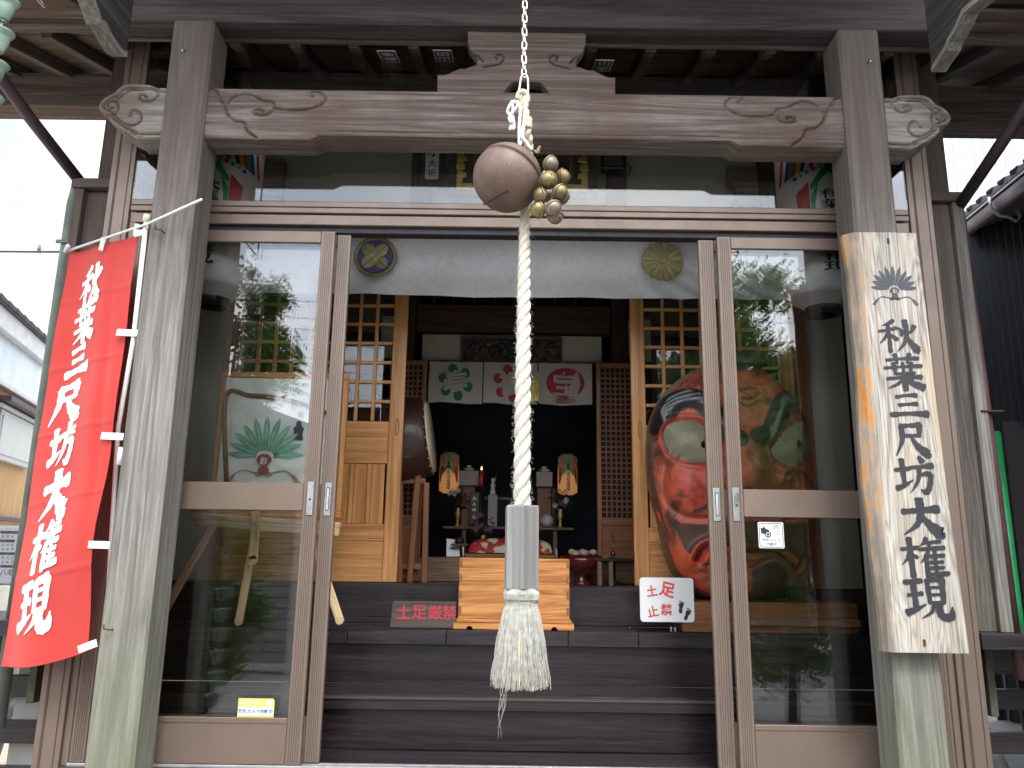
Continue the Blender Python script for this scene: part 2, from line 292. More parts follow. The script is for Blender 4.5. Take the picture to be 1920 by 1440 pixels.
def mesh(name,vs,fs,mat,parent=None,M=None,smooth=False,center=None):
    me=bpy.data.meshes.new(name)
    if center is not None:
        c=Vector(center); vs=[(v[0]-c[0],v[1]-c[1],v[2]-c[2]) for v in vs]; M=Matrix.Translation(c)
    me.from_pydata([tuple(v) for v in vs],[],fs); me.update(); return put(me,name,mat,parent,M,smooth)
def tube_geo(pts,r,seg=8,cap=True,vs=None,fs=None):
    vs=[] if vs is None else vs; fs=[] if fs is None else fs
    pts=[Vector(p) for p in pts]; n=len(pts); base=len(vs); prev=None
    rr=r if hasattr(r,'__len__') else [r]*n
    for i,p in enumerate(pts):
        t=(pts[min(i+1,n-1)]-pts[max(i-1,0)]).normalized()
        if prev is None:
            a=Vector((0,0,1)) if abs(t.z)<.9 else Vector((1,0,0)); u=t.cross(a).normalized()
        else: u=(prev-t*prev.dot(t)).normalized()
        prev=u; w=t.cross(u)
        for k in range(seg):
            q=2*math.pi*k/seg; vs.append(p+(u*math.cos(q)+w*math.sin(q))*rr[i])
    for i in range(n-1):
        for k in range(seg):
            a=base+i*seg+k; b=base+i*seg+(k+1)%seg; fs.append((a,b,b+seg,a+seg))
    if cap: fs.append([base+k for k in range(seg)][::-1]); fs.append([base+(n-1)*seg+k for k in range(seg)])
    return vs,fs
def tube(name,pts,r,mat,parent=None,seg=10,smooth=True):
    vs,fs=tube_geo(pts,r,seg); c=sum((Vector(p) for p in pts),Vector())/len(pts); return mesh(name,vs,fs,mat,parent,smooth=smooth,center=c)
def lathe(name,prof,mat,parent=None,M=None,seg=32,smooth=True):
    vs=[];fs=[]
    for r,z in prof:
        for k in range(seg): q=2*math.pi*k/seg; vs.append((max(r,1e-4)*math.cos(q),max(r,1e-4)*math.sin(q),z))
    for i in range(len(prof)-1):
        for k in range(seg): a=i*seg+k; b=i*seg+(k+1)%seg; fs.append((a,b,b+seg,a+seg))
    return mesh(name,vs,fs,mat,parent,M,smooth)
def T(x,y,z): return Matrix.Translation((x,y,z))
def prism(name,pts,y0,y1,mat,parent=None,bev=.002,center=None):
    """outline in x,z extruded in y"""
    bm=bmesh.new(); c=center or (sum(p[0] for p in pts)/len(pts),(y0+y1)/2,sum(p[1] for p in pts)/len(pts))
    f=bm.faces.new([bm.verts.new((p[0]-c[0],y0-c[1],p[1]-c[2])) for p in pts])
    r=bmesh.ops.extrude_face_region(bm,geom=[f]); 
    for v in r['geom']:
        if isinstance(v,bmesh.types.BMVert): v.co.y+=y1-y0
    bmesh.ops.recalc_face_normals(bm,faces=bm.faces[:])
    if bev: 
        ed=[e for e in bm.edges if abs(e.verts[0].co.y-e.verts[1].co.y)<1e-6]; bmesh.ops.bevel(bm,geom=ed,offset=bev,segments=1,affect='EDGES')
    bmesh.ops.triangulate(bm,faces=[f for f in bm.faces if len(f.verts)>4])
    me=bpy.data.meshes.new(name); bm.to_mesh(me); bm.free(); return put(me,name,mat,parent,T(*c))
def cat(P_,k=8,closed=False):
    """Catmull-Rom through rows"""
    P_=[np.array(p,float) for p in P_]; n=len(P_); out=[]
    for i in range(n if closed else n-1):
        p0=P_[(i-1)%n] if closed or i>0 else P_[0]; p1=P_[i]; p2=P_[(i+1)%n]; p3=P_[(i+2)%n] if closed or i+2<n else P_[-1]
        for j in range(k):
            t=j/k; out.append(.5*((2*p1)+(-p0+p2)*t+(2*p0-5*p1+4*p2-p3)*t*t+(-p0+3*p1-3*p2+p3)*t**3))
    if not closed: out.append(P_[-1])
    return out
# ---------------------------------------------------------------- brush lettering (strokes: x, y down, width on a 100 grid)
K={
'秋':[[(42,4,8),(30,13,7),(14,19,2)],[(5,36,6),(28,32,6),(48,26,8)],[(28,14,7),(28,55,7),(26,96,8)],[(27,36,6),(18,54,6),(3,72,2)],[(29,42,3),(38,52,7),(46,60,8)],[(54,26,4),(60,37,8),(58,48,6)],[(92,20,9),(84,35,6),(74,44,2)],[(70,4,10),(72,40,8),(62,72,7),(42,96,2)],[(71,46,4),(80,70,9),(93,90,13),(99,92,4)]],
'葉':[[(12,18,6),(50,14,6),(90,12,8)],[(34,3,9),(38,26,5)],[(70,1,9),(62,25,4)],[(5,40,6),(50,36,5),(95,33,8)],[(28,27,8),(30,56,6)],[(50,26,7),(50,50,5)],[(71,25,8),(68,49,6)],[(30,56,5),(76,53,7)],[(8,69,6),(50,65,6),(92,63,8)],[(50,55,8),(50,99,10)],[(48,67,5),(34,82,6),(7,95,2)],[(52,67,4),(70,81,10),(95,93,12)]],
'三':[[(26,20,9),(50,14,7),(74,13,12)],[(30,49,9),(50,46,7),(72,44,11)],[(8,84,12),(50,79,9),(95,80,15)]],
'尺':[[(26,12,10),(50,10,8),(80,8,12)],[(77,9,11),(73,40,8)],[(30,40,7),(74,38,7)],[(28,12,10),(27,50,9),(6,96,3)],[(50,40,5),(66,69,11),(90,91,15),(98,92,4)]],
'坊':[[(3,38,7),(38,34,9)],[(21,10,10),(22,78,8)],[(2,86,10),(22,78,8),(44,64,3)],[(66,3,7),(73,15,11)],[(42,31,7),(70,28,7),(97,25,11)],[(63,30,8),(56,66,7),(35,96,2)],[(60,51,6),(88,48,9),(83,80,9),(73,95,10),(61,89,3)]],
'大':[[(8,37,10),(50,33,9),(93,29,14)],[(50,3,13),(50,40,11),(38,70,9),(5,96,3)],[(50,42,6),(66,68,12),(91,92,18),(99,92,5)]],
'権':[[(3,30,6),(40,26,8)],[(22,3,9),(22,97,9)],[(21,31,6),(14,52,6),(1,68,2)],[(25,40,3),(35,50,7)],[(60,3,8),(54,14,6),(44,22,2)],[(52,14,5),(90,10,7)],[(42,30,6),(97,25,8)],[(66,12,6),(64,28,5)],[(62,32,6),(54,50,6),(42,62,2)],[(55,44,7),(54,97,8)],[(76,32,6),(74,44,6)],[(54,47,5),(94,44,7)],[(74,45,6),(74,92,6)],[(54,62,5),(90,60,6)],[(54,76,5),(90,74,6)],[(54,92,6),(99,88,8)]],
'現':[[(4,15,8),(40,11,9)],[(8,45,6),(38,41,8)],[(22,14,9),(22,76,8)],[(2,86,11),(22,78,8),(44,66,3)],[(52,10,8),(53,62,7)],[(50,10,7),(86,6,10)],[(84,7,10),(82,62,7)],[(53,27,5),(82,25,5)],[(53,44,5),(82,42,5)],[(52,62,5),(83,60,5)],[(61,62,7),(54,83,6),(32,98,2)],[(72,62,9),(71,84,10),(79,95,11),(94,93,11),(98,72,3)]]}
def glyph_geo(ch,mapf,wk=1.,vs=None,fs=None,dz=.0002,off0=.0012,sx=1.,skew=0):
    """brush strokes as ribbons; mapf(u,v,lift)->world, u,v in [-.5,.5], v up"""
    for si,st in enumerate(K[ch]):
        p=cat(st,7); n=len(p); b=len(vs); lift=off0+si*dz; L_=[];R2=[]
        for i in range(n):
            a=p[max(i-1,0)][:2]; c=p[min(i+1,n-1)][:2]; t=c-a; t=t/(np.linalg.norm(t)+1e-9); nn=np.array([-t[1],t[0]])
            w=max(p[i][2],.8)**1.28*.36*wk*(1+.10*math.sin(i*1.7+si*2.1)); L_.append((p[i][:2]+nn*w)); R2.append((p[i][:2]-nn*w))
        def cap(q,t,w,sgn):
            nn=np.array([-t[1],t[0]]); return [q+nn*w*math.cos(a)+sgn*t*min(w,5)*.8*math.sin(a) for a in (math.pi*.2,math.pi*.4,math.pi*.6,math.pi*.8)]
        t0=p[1][:2]-p[0][:2]; t0/=np.linalg.norm(t0)+1e-9; t1=p[-1][:2]-p[-2][:2]; t1/=np.linalg.norm(t1)+1e-9
        # strips
        idx=[]
        for q in L_+R2:
            vs.append(mapf(((q[0]-50)/100+skew*(50-q[1])/100)*sx,(50-q[1])/100,lift))
        for i in range(n-1): fs.append((b+i,b+i+1,b+n+i+1,b+n+i))
        for q0,t,w,s_,ia,ib in ((p[0][:2],t0,max(p[0][2],.8)**1.28*.36*wk,-1,b,b+n),(p[-1][:2],t1,max(p[-1][2],.8)**1.28*.36*wk,1,b+n-1,b+2*n-1)):
            c0=len(vs)
            for q in cap(q0,t,w,s_): vs.append(mapf(((q[0]-50)/100+skew*(50-q[1])/100)*sx,(50-q[1])/100,lift))
            fs.append((ia,c0,c0+1,c0+2,c0+3,ib))
_tm={}
def text_geo(body,bold=0.,spacing=1.):
    k=(body,bold)
    if k not in _tm:
        c=bpy.data.curves.new('t','FONT'); c.body=body; c.offset=bold; c.align_x='CENTER'; c.resolution_u=2
        o=bpy.data.objects.new('t',c); COL.objects.link(o); dg=bpy.context.evaluated_depsgraph_get(); dg.update()
        me=bpy.data.meshes.new_from_object(o.evaluated_get(dg)); vs=[v.co.copy() for v in me.vertices]; fs=[tuple(p.vertices) for p in me.polygons]
        bpy.data.objects.remove(o); bpy.data.curves.remove(c); bpy.data.meshes.remove(me)
        if vs:
            x0=min(v.x for v in vs);x1=max(v.x for v in vs);y0=min(v.y for v in vs);y1=max(v.y for v in vs)
            vs=[((v.x-(x0+x1)/2),(v.y-(y0+y1)/2)) for v in vs]; _tm[k]=(vs,fs,x1-x0,y1-y0)
        else: _tm[k]=([],[],1,1)
    return _tm[k]
def text(name,body,cx,cz,y,h,mat,parent,bold=.0,w=None,rot=0,mapf=None):
    """flat lettering facing -Y, h = height of the line"""
    vs,fs,tw,th=text_geo(body,bold); s=h/th; sx=(w/tw) if w else s; c,sn=math.cos(rot),math.sin(rot); out=[]
    for a,b in vs:
        a*=sx;b*=s; a,b=a*c-b*sn,a*sn+b*c; out.append((cx+a,y,cz+b) if mapf is None else mapf(a,b))
    return mesh(name,out,[f[::-1] for f in fs],mat,parent,center=(cx,y,cz) if mapf is None else None)
def roundrect(cx,cz,w,h,r,k=4):
    o=[]
    for sx,sz,a0 in ((1,1,0),(-1,1,90),(-1,-1,180),(1,-1,270)):
        for i in range(k+1): a=R_(a0+90*i/k); o.append((cx+sx*(w/2-r)+r*math.cos(a),cz+sz*(h/2-r)+r*math.sin(a)))
    return o
def sheet(name,pts,y,mat,parent):
    c=(sum(p[0] for p in pts)/len(pts),y,sum(p[1] for p in pts)/len(pts))
    bm=bmesh.new(); f=bm.faces.new([bm.verts.new((p[0]-c[0],0,p[1]-c[2])) for p in pts]); bmesh.ops.triangulate(bm,faces=[f]); me=bpy.data.meshes.new(name); bm.to_mesh(me); bm.free()
    return put(me,name,mat,parent,T(*c))
# ---------------------------------------------------------------- ground and street
struct(mesh('ground',[(-60,-60,0),(60,-60,0),(60,60,0),(-60,60,0)],[(0,1,2,3)],'asphalt_ground'))
g=struct(mesh('gravel_strip',[(-9,3.4,.02),(-2.3,3.4,.02),(-2.3,12,.02),(-9,12,.02)],[(0,1,2,3)],'gravel_cream'))
# ---------------------------------------------------------------- the hall
H=thing('shrine_hall','weathered wooden shrine hall with carved porch, bronze aluminium sliding doors and black steps','shrine',(0,4,0))
def seg_dist(px,pz,poly):
    d=np.full(px.shape,1e9)
    for a,b in zip(poly[:-1],poly[1:]):
        ax,az=a[0],a[1]; bx,bz=b[0],b[1]; dx,dz=bx-ax,bz-az; L2=dx*dx+dz*dz+1e-12
        t=np.clip(((px-ax)*dx+(pz-az)*dz)/L2,0,1); d=np.minimum(d,np.hypot(px-ax-t*dx,pz-az-t*dz))
    return d
def px3(lst,Y,ox=0,oy=0,k=3.):
    return [(v.x,v.z) for v in (at(ox+x/k,oy+y/k,Y) for x,y in lst)]
def groove(d,w=.0075,depth=.009): return depth*np.exp(-(d/w)**2)-.0025*np.exp(-((d-w*2.2)/(w*.8))**2)
# pillars
for x0,x1 in ((-1.845,-1.627),(1.724,1.942)):
    p=box('pillar',x0,x1,3.63,3.848,0,4.169,'pillar_wood',H,bev=.014,g='z')
    box('stone_base',x0-.06,x1+.06,3.57,3.89,0,.12,'pale_stone',p,bev=.01)
# koryo: carved cross beam
def carved_beam():
    x0,x1=-1.627,1.724; top=3.780
    cur=[]
    A=cat(px3([(1150,472),(1175,495),(1215,512),(1238,560),(1265,600),(1280,645),(1320,682),(1370,690),(1392,740),(1440,772)],3.666),4)
    B=cat(px3([(1282,592),(1310,555),(1370,532),(1435,543),(1475,570),(1530,580),(1545,605),(1520,642),(1470,652),(1428,640),(1450,622),(1485,628)],3.666),4)
    C=cat(px3([(1545,612),(1620,622),(1710,622),(1790,602),(1830,568),(1815,535),(1775,515),(1735,530),(1760,548)],3.666),4)
    M=.0968
    for c in (A,B,C): c=[(float(q[0]),float(q[1])) for q in c]; cur.append(c); cur.append([(M-q[0],q[1]) for q in c])
    nx,nz=760,90; X=np.linspace(x0,x1,nx); t=np.linspace(0,1,nz)
    def bot(x):
        a=np.abs(x-.0484); return np.where(a>1.125,3.486,np.where(a<1.077,3.512,3.512-(a-1.077)/.048*.026))
    PX=np.repeat(X[:,None],nz,1); PZ=bot(PX)+(top-bot(PX))*t[None,:]
    dep=np.zeros(PX.shape)
    for c in cur: dep=np.maximum(dep,groove(seg_dist(PX,PZ,c),.0075,.017))
    line=[(-.968,3.532),(1.065,3.532)]; dep+=.006*np.exp(-(seg_dist(PX,PZ,line)/.004)**2)
    # the face swells slightly and rounds off at its top and bottom
    e=np.minimum(t,1-t)[None,:]; swell=.019*np.clip(e/.16,0,1)**.5
    PY=3.674-swell+dep
    vs=[(float(a),float(b),float(c)) for a,b,c in zip(PX.ravel(),PY.ravel(),PZ.ravel())]
    fs=[]
    for i in range(nx-1):
        for j in range(nz-1): a=i*nz+j; fs.append((a,a+nz,a+nz+1,a+1))
    b=len(vs)
    for i in range(nx): vs.append((X[i],3.835,float(PZ[i,0]))); vs.append((X[i],3.835,top))
    for i in range(nx-1):
        fs.append((i*nz,b+2*i,b+2*i+2,(i+1)*nz)); fs.append((i*nz+nz-1,(i+1)*nz+nz-1,b+2*i+3,b+2*i+1)); fs.append((b+2*i,b+2*i+1,b+2*i+3,b+2*i+2))
    return mesh('carved_beam',vs,fs,'beam_wood',H,center=(0,3.75,3.6),smooth=False)
cb=carved_beam()
for p in cb.data.polygons: p.use_smooth=True
try: cb.data.set_sharp_from_angle(angle=R_(50))
except Exception: pass
def nose(mirror):
    out=px3([(945,488),(880,484),(840,470),(780,465),(715,464),(670,480),(635,515),(595,532),(562,560),(546,592),(560,622),(600,640),(612,672),(640,702),(690,735),(735,752),(752,772),(915,772)],3.654)
    cur=[px3(c,3.654) for c in ([(885,492),(888,525),(862,556),(825,566),(785,556),(782,532),(808,530),(822,545)],[(600,640),(640,636),(660,600),(650,570),(622,562),(600,582),(612,604),(632,598)],[(725,648),(738,620),(765,618),(788,640),(788,670),(760,695),(715,698),(670,675),(640,640)],[(715,700),(735,740),(790,760)],[(880,490),(800,500),(720,505),(650,560)])]
    if mirror: out=[(.0968-x,z) for x,z in out][::-1]; cur=[[(.0968-x,z) for x,z in c] for c in cur]
    o=[np.array(q) for q in out]; n0=len(o); 
    d=[]
    for i in range(n0-1):
        for k in range(10): d.append(o[i]+(o[i+1]-o[i])*k/10)
    d.append(o[-1]); 
    for k in range(1,30): d.append(o[-1]+(o[0]-o[-1])*k/30)
    d=np.array(d); c=np.array([(-1.96 if not mirror else 2.057),3.608]); n=len(d); nr=44
    r=np.linspace(0,1,nr); P=c[None,None,:]+(d[:,None,:]-c)*r[None,:,None]; PX,PZ=P[...,0],P[...,1]
    dep=np.zeros(PX.shape)
    for q in cur: dep=np.maximum(dep,groove(seg_dist(PX,PZ,[tuple(a) for a in cat(q,4)]),.0062,.018))
    edge=seg_dist(PX,PZ,[tuple(q) for q in o]); rim=.018*np.exp(-((edge-.024)/.006)**2); 
    PY=3.66+np.maximum(dep,rim)+.012*np.exp(-(edge/.004)**2)
    vs=[(float(a),float(b),float(e)) for a,b,e in zip(PX.ravel(),PY.ravel(),PZ.ravel())]; fs=[]
    for i in range(n):
        j=(i+1)%n
        for k in range(nr-1): f=(i*nr+k,j*nr+k,j*nr+k+1,i*nr+k+1); fs.append(f)
    b=len(vs)
    for i in range(n): vs.append((float(d[i][0]),3.83,float(d[i][1])))
    for i in range(n): j=(i+1)%n; fs.append((i*nr+nr-1,j*nr+nr-1,b+j,b+i))
    fs.append([b+i for i in range(n)])
    bm=bmesh.new(); 
    V=[bm.verts.new(v) for v in vs]
    for f in fs:
        try: bm.faces.new([V[q] for q in f])
        except Exception: pass
    bmesh.ops.remove_doubles(bm,verts=bm.verts[:],dist=.00005); bmesh.ops.recalc_face_normals(bm,faces=bm.faces[:])
    for v in bm.verts: v.co-=Vector((c[0],3.74,c[1]))
    me=bpy.data.meshes.new('beam_nose'); bm.to_mesh(me); bm.free(); me.polygons.foreach_set('use_smooth',[True]*len(me.polygons))
    try: me.set_sharp_from_angle(angle=R_(50))
    except Exception: pass
    return put(me,'beam_nose','panel_beam',H,T(c[0],3.74,c[1]))
wood('panel_beam',(.14,.125,.11),(.26,.235,.21),(.40,.37,.335),bmp=.5,ring=.7,rough=.8,spec=.25,stain=(.18,.12,.10))
nose(False); nose(True)
# upper beam on the pillars, its strut
box('eave_beam',-2.25,2.335,3.654,3.793,4.171,4.52,'beam_dark',H,bev=.006)
box('beam_soffit_board',-2.24,2.32,3.797,3.825,4.163,4.23,'beam_wood',H,bev=.004)
def strut():
    cxw=.0545; k=.00098; z0=3.780
    L0=[(0,485),(552,485),(552,395),(575,398),(605,392),(640,375),(672,362),(705,362),(735,350),(766,342),(768,315),(750,290),(725,262),(712,225),(710,170)]
    def w(x,y): return (cxw+(x-1040)*k, z0+(495-y)*(4.171-3.780)/(495-170))
    half=[w(x,y) for x,y in L0[1:]]
    arch=[w(910,485),(w(935,455)),w(960,430),w(990,425)]
    other=[(2*cxw-x,z) for x,z in half][::-1]; ar=[(2*cxw-x,z) for x,z in arch]
    pts=half+other+ar+arch[::-1]
    s=prism('frog_leg_strut',pts,3.70,3.775,'strut_wood',H,bev=.004)
    for sg in (-1,1):
        c=[w(800,355),w(850,345),w(895,335),w(912,305),w(890,288),w(868,300),w(880,315)]
        c=[(cxw+sg*(-(x-cxw)) if sg>0 else x,z) for x,z in c]
        tube('scroll',[(x,3.697,z) for x,z in [tuple(q) for q in cat(c,5)]],.006,'beam_dark',s,6)
        c=[w(745,292),w(775,300),w(800,330)] ; c=[(2*cxw-x if sg>0 else x,z) for x,z in c]
        tube('scroll',[(x,3.697,z) for x,z in c],.006,'beam_dark',s,6)
strut()
for px,py in ((347,97),(1627,117)):   # bright nails high on the pillars
    a=at(px,py,3.628); n=tube('nail',[a+Vector((0,.02,0)),a+Vector((0,-.028,0)),a+Vector((0,-.032,-.022))],.004,'steel',H,6)
for px,py,dx in ((308,435,.035),(212,1178,-.03)):
    a=at(px,py,3.63); tube('hook',[a+Vector((dx*.0,.02,-.004)),a+Vector((0,-.03,-.004)),a+Vector((-abs(dx)*.8,-.035,0)),a+Vector((-abs(dx)*.85,-.036,.02))],.0035,'rust_metal',H,6)
# porch roof overhead, side boards with scalloped undersides
prf=mesh('porch_roof',[(-2.3,2.45,4.66),(2.4,2.45,4.66),(2.4,3.9,4.60),(-2.3,3.9,4.60),(-2.3,2.45,4.76),(2.4,2.45,4.76),(2.4,3.9,4.72),(-2.3,3.9,4.72)],[(0,1,2,3),(4,7,6,5),(0,4,5,1),(1,5,6,2),(2,6,7,3),(3,7,4,0)],'eave_wood',H,center=(0,2.6,4.6))
for i in range(14):
    x=-2.19+i*.345; beam('porch_rafter',(x,2.50,4.61),(x,3.85,4.565),.06,.07,'eave_wood',H)
tube('porch_gutter',[(-2.3,2.41,4.64),(2.4,2.41,4.64)],.05,'pipe_dark',H,10)
for i in range(9): box('gutter_clip',-1.82+i*.46-.02,-1.82+i*.46+.02,2.41,2.48,4.56,4.60,'pipe_dark',H)
wood('edge_y',(.12,.11,.095),(.20,.185,.165),(.30,.285,.26),axis='y',bmp=.4,rough=.8,spec=.2)  # underside strip of the side boards, coloured lighter than their shaded face
wood('shaded_board_y',(.030,.026,.026),(.05,.044,.044),(.08,.072,.07),axis='y',bmp=.4,ring=.6,rough=.8,spec=.2)  # near-black: shade on the inner face of the side boards is in the colour
def bargeboard(side):
    xo=-1.92 if side<0 else 1.985
    px=[(213,105),(200,98),(190,83),(178,62),(171,48),(163,44),(158,27),(147,0),(118,-60)] if side<0 else [(1772,134),(1779,123),(1790,107),(1799,94),(1805,78),(1809,72),(1817,58),(1825,43),(1832,25),(1845,14),(1864,0),(1905,-55)]
    yz=[]
    for x,y in px: q=at(x,y,1.0); t=xo/q.x; q=at(x,y,t); yz.append((q.y,q.z))
    yz=sorted(yz,key=lambda a:-a[0]); back=yz[0]
    pts=yz+[(yz[-1][0],4.58),(yz[0][0],4.58)]
    x0,x1=(xo,xo+.06) if side<0 else (xo-.06,xo)
    bm=bmesh.new(); f=bm.faces.new([bm.verts.new((x0,a,b)) for a,b in pts]); r=bmesh.ops.extrude_face_region(bm,geom=[f])
    for v in r['geom']:
        if isinstance(v,bmesh.types.BMVert): v.co.x=x1
    bmesh.ops.recalc_face_normals(bm,faces=bm.faces[:]); bmesh.ops.triangulate(bm,faces=[f for f in bm.faces if len(f.verts)>4])
    for v in bm.verts: v.co-=Vector((x0,2.7,4))
    me=bpy.data.meshes.new('side_board'); bm.to_mesh(me); bm.free(); put(me,'side_board','shaded_board_y',H,T(x0,2.7,4))
    vs=[];fs=[]; a,b=x0-.004,x1+.004
    for yy,z_ in yz: vs+=[(a,yy,z_-.004),(b,yy,z_-.004),(b,yy,z_+.022),(a,yy,z_+.022)]
    for i in range(len(yz)-1):
        for k in range(4): fs.append((i*4+k,i*4+(k+1)%4,i*4+4+(k+1)%4,i*4+4+k))
    fs+=[(0,1,2,3),tuple(len(vs)-4+k for k in range(4))]; mesh('scalloped_edge',vs,fs,'edge_y',H,center=(x0,2.8,3.8))
bargeboard(-1); bargeboard(1)
# main eaves: rafters, soffit boards, fascia, gutters, purlin
sl=math.tan(R_(18.5))
def rz(y): return 4.17+(y-3.75)*sl
xs=[]; x=-2.602
while x>-4.6: xs.append(x); x-=.335
x=-2.602+.335
while x<4.6: xs.append(x); x+=.3364
xs=[2.665 if abs(q-2.665)<.15 else q for q in xs]
for x in xs:
    y0=3.75 if abs(x-.05)>2.2 else 3.84
    beam('rafter',(x,y0,rz(y0)),(x,5.6,rz(5.6)),.063,.075,'eave_wood',H,bev=.004)
UPR=(0,-math.sin(R_(18.5)),math.cos(R_(18.5)))
for k in range(8):
    y=3.52+k*.262
    for x0,x1 in ((-4.6,-2.27),(-2.268,2.338),(2.34,4.6)):
        if x0>-3 and x0<0 and y<3.75: continue
        beam('soffit_board',(x0,y,rz(y)+.052),(x1,y,rz(y)+.052),.262,.02,'soffit_wood',H,up=UPR)
for x0,x1 in ((-4.6,-2.24),(2.32,4.6)):
    box('fascia',x0,x1,3.612,3.68,4.106,4.17,'eave_wood',H,bev=.004); box('fascia',x0,x1,3.53,3.606,4.135,4.21,'beam_wood',H,bev=.004)
    box('fascia',x0,x1,3.44,3.52,4.18,4.285,'beam_dark',H,bev=.004)
    box('fascia',x0,x1,3.347,3.427,4.22,4.33,'beam_dark',H,bev=.004)
    box('eave_board',x0,x1,2.80,3.34,4.24,4.26,'eave_wood',H)
    tube('eave_gutter',[(x0,2.72,4.22),(x1,2.72,4.22)],.05,'pipe_patina',H,10)
# roof shell: two wings and the middle behind the porch
def rshell(x0,x1,y0,y1,y2=None):
    z=lambda y: rz(y)+.075
    vs=[(x0,y0,z(y0)),(x1,y0,z(y0)),(x1,y1,z(y1)),(x0,y1,z(y1))]; fs=[(0,3,2,1),(4,5,6,7),(0,1,5,4),(1,2,6,5),(3,0,4,7),(2,3,7,6)]
    vs+=[(a,b,c+.1) for a,b,c in vs]; mesh('roof',vs,fs,'roof_tile',H,center=(0,6,4))
rshell(-4.6,-2.75,3.6,5.1); rshell(-2.749,-2.3,3.6,7.4); rshell(-2.299,2.379,3.86,7.4); rshell(2.38,2.829,3.6,7.4); rshell(2.83,4.6,3.6,5.1)
mesh('rear_roof',[(-2.75,7.401,rz(7.4)+.17),(2.83,7.401,rz(7.4)+.17),(2.83,11,4.3),(-2.75,11,4.3),(-2.75,7.401,rz(7.4)+.07),(2.83,7.401,rz(7.4)+.07),(2.83,11,4.2),(-2.75,11,4.2)],[(0,1,2,3),(4,7,6,5),(0,3,7,4),(1,5,6,2),(2,6,7,3)],'roof_tile',H,center=(0,9,4.5))
box('purlin',-4.5,-2.36,4.5,4.67,4.175,4.415,'strut_wood',H); box('purlin',2.44,4.5,4.5,4.67,4.13,4.415,'strut_wood',H); box('purlin',-2.359,2.439,4.5,4.64,4.30,4.45,'beam_dark',H)
# side walls of the hall and corner posts
box('corner_post',-2.385,-2.285,4.08,4.2,.9,4.3,'wall_wood',H,g='z'); box('corner_post',2.35,2.50,4.08,4.2,1.0,4.3,'wall_wood',H,g='z')
box('cap_rail',-2.51,-2.285,4.02,4.14,3.375,3.43,'wall_wood',H); box('cap_rail',2.35,2.545,4.02,4.14,3.365,3.42,'wall_wood',H)
box('wall_panel',-2.44,-2.29,4.07,4.10,1.0,3.37,'wall_wood',H,g='z'); box('wall_panel',2.33,2.47,4.055,4.075,1.03,3.36,'wall_wood',H,g='z')
box('wall_post',-2.49,-2.44,4.03,4.12,.95,3.37,'wall_wood',H,g='z'); box('wall_post',2.475,2.54,4.03,4.12,1.03,3.36,'pillar_wood',H,g='z')
for s,x in ((-1,-2.45),(1,2.50)):
    box('side_wall',x-.02,x+.02,4.2,9.0,.6,4.3,'wall_wood',H,g='y')
box('back_wall',-2.45,2.5,8.96,9.0,.6,4.3,'wall_wood',H)
box('dark_liner',-2.28,-2.255,4.05,4.12,.3,4.0,'rail_dark',H,g='z')
# ledge and open slats under it, both sides
for x0,x1 in ((-3.9,-2.28),(2.33,3.9)):
    box('ledge',x0,x1,3.96,4.5,.955,1.03,'lacquer_wood',H)
    for z0,z1 in (((.615,.725),(.39,.50),(.17,.28)) if x0<0 else ((.62,.72),(.405,.51),(.19,.30))):
        box('slat',x0,x1,4.28,4.32,z0,z1,'lacquer_wood',H)
    box('slat',x0,x1,4.25,4.30,.80,.95,'lacquer_wood',H)
    for q in (.5,1.1): xx=x0+q if x0>0 else x1-q; box('floor_post',xx-.05,xx+.05,4.33,4.43,.1,.8,'fence_dark',H,g='z'); box('pier',xx-.13,xx+.13,4.34,4.6,0,.2,'concrete',H)
box('pier',-2.62,-2.30,4.36,4.62,0,.80,'concrete',H); box('pier',2.35,2.52,4.36,4.6,0,.80,'concrete',H)
tube('drain_pipe',[(-2.9,4.6,0),(-2.72,4.45,.5),(-2.5,4.42,.72)],.045,'window_frame_grey',H,10); tube('drain_pipe',[(2.55,4.5,.55),(2.66,4.5,.3),(2.75,4.5,0)],.05,'window_frame_grey',H,10)
# downpipes from the eave gutters
a=at(-40,90,3.2)
tube('downpipe',[Vector((-3.0,2.8,4.15)),at(-60,62,3.35),at(-3,140,3.5),at(60,226,3.75),at(148,338,4.06)],.032,'pipe_dark',H,12)
tube('downpipe',[at(148,336,4.06),at(146,352,4.1),(-2.53,4.1,3.3),(-2.53,4.1,.5)],.034,'pipe_patina',H,12)
tube('downpipe',[Vector((2.95,2.8,4.15)),at(1965,135,3.35),at(1915,212,3.5),at(1858,298,3.75),at(1797,388,4.06)],.032,'pipe_dark',H,12)
tube('downpipe',[at(1797,386,4.06),(2.545,4.08,3.28),(2.56,4.08,2.2),(2.575,4.08,.8)],.026,'pipe_red',H,12)
box('pipe_band',2.50,2.62,4.02,4.06,2.155,2.165,'rust_metal',H); box('pipe_band',-2.57,-2.49,4.05,4.065,3.05,3.07,'pipe_patina',H)
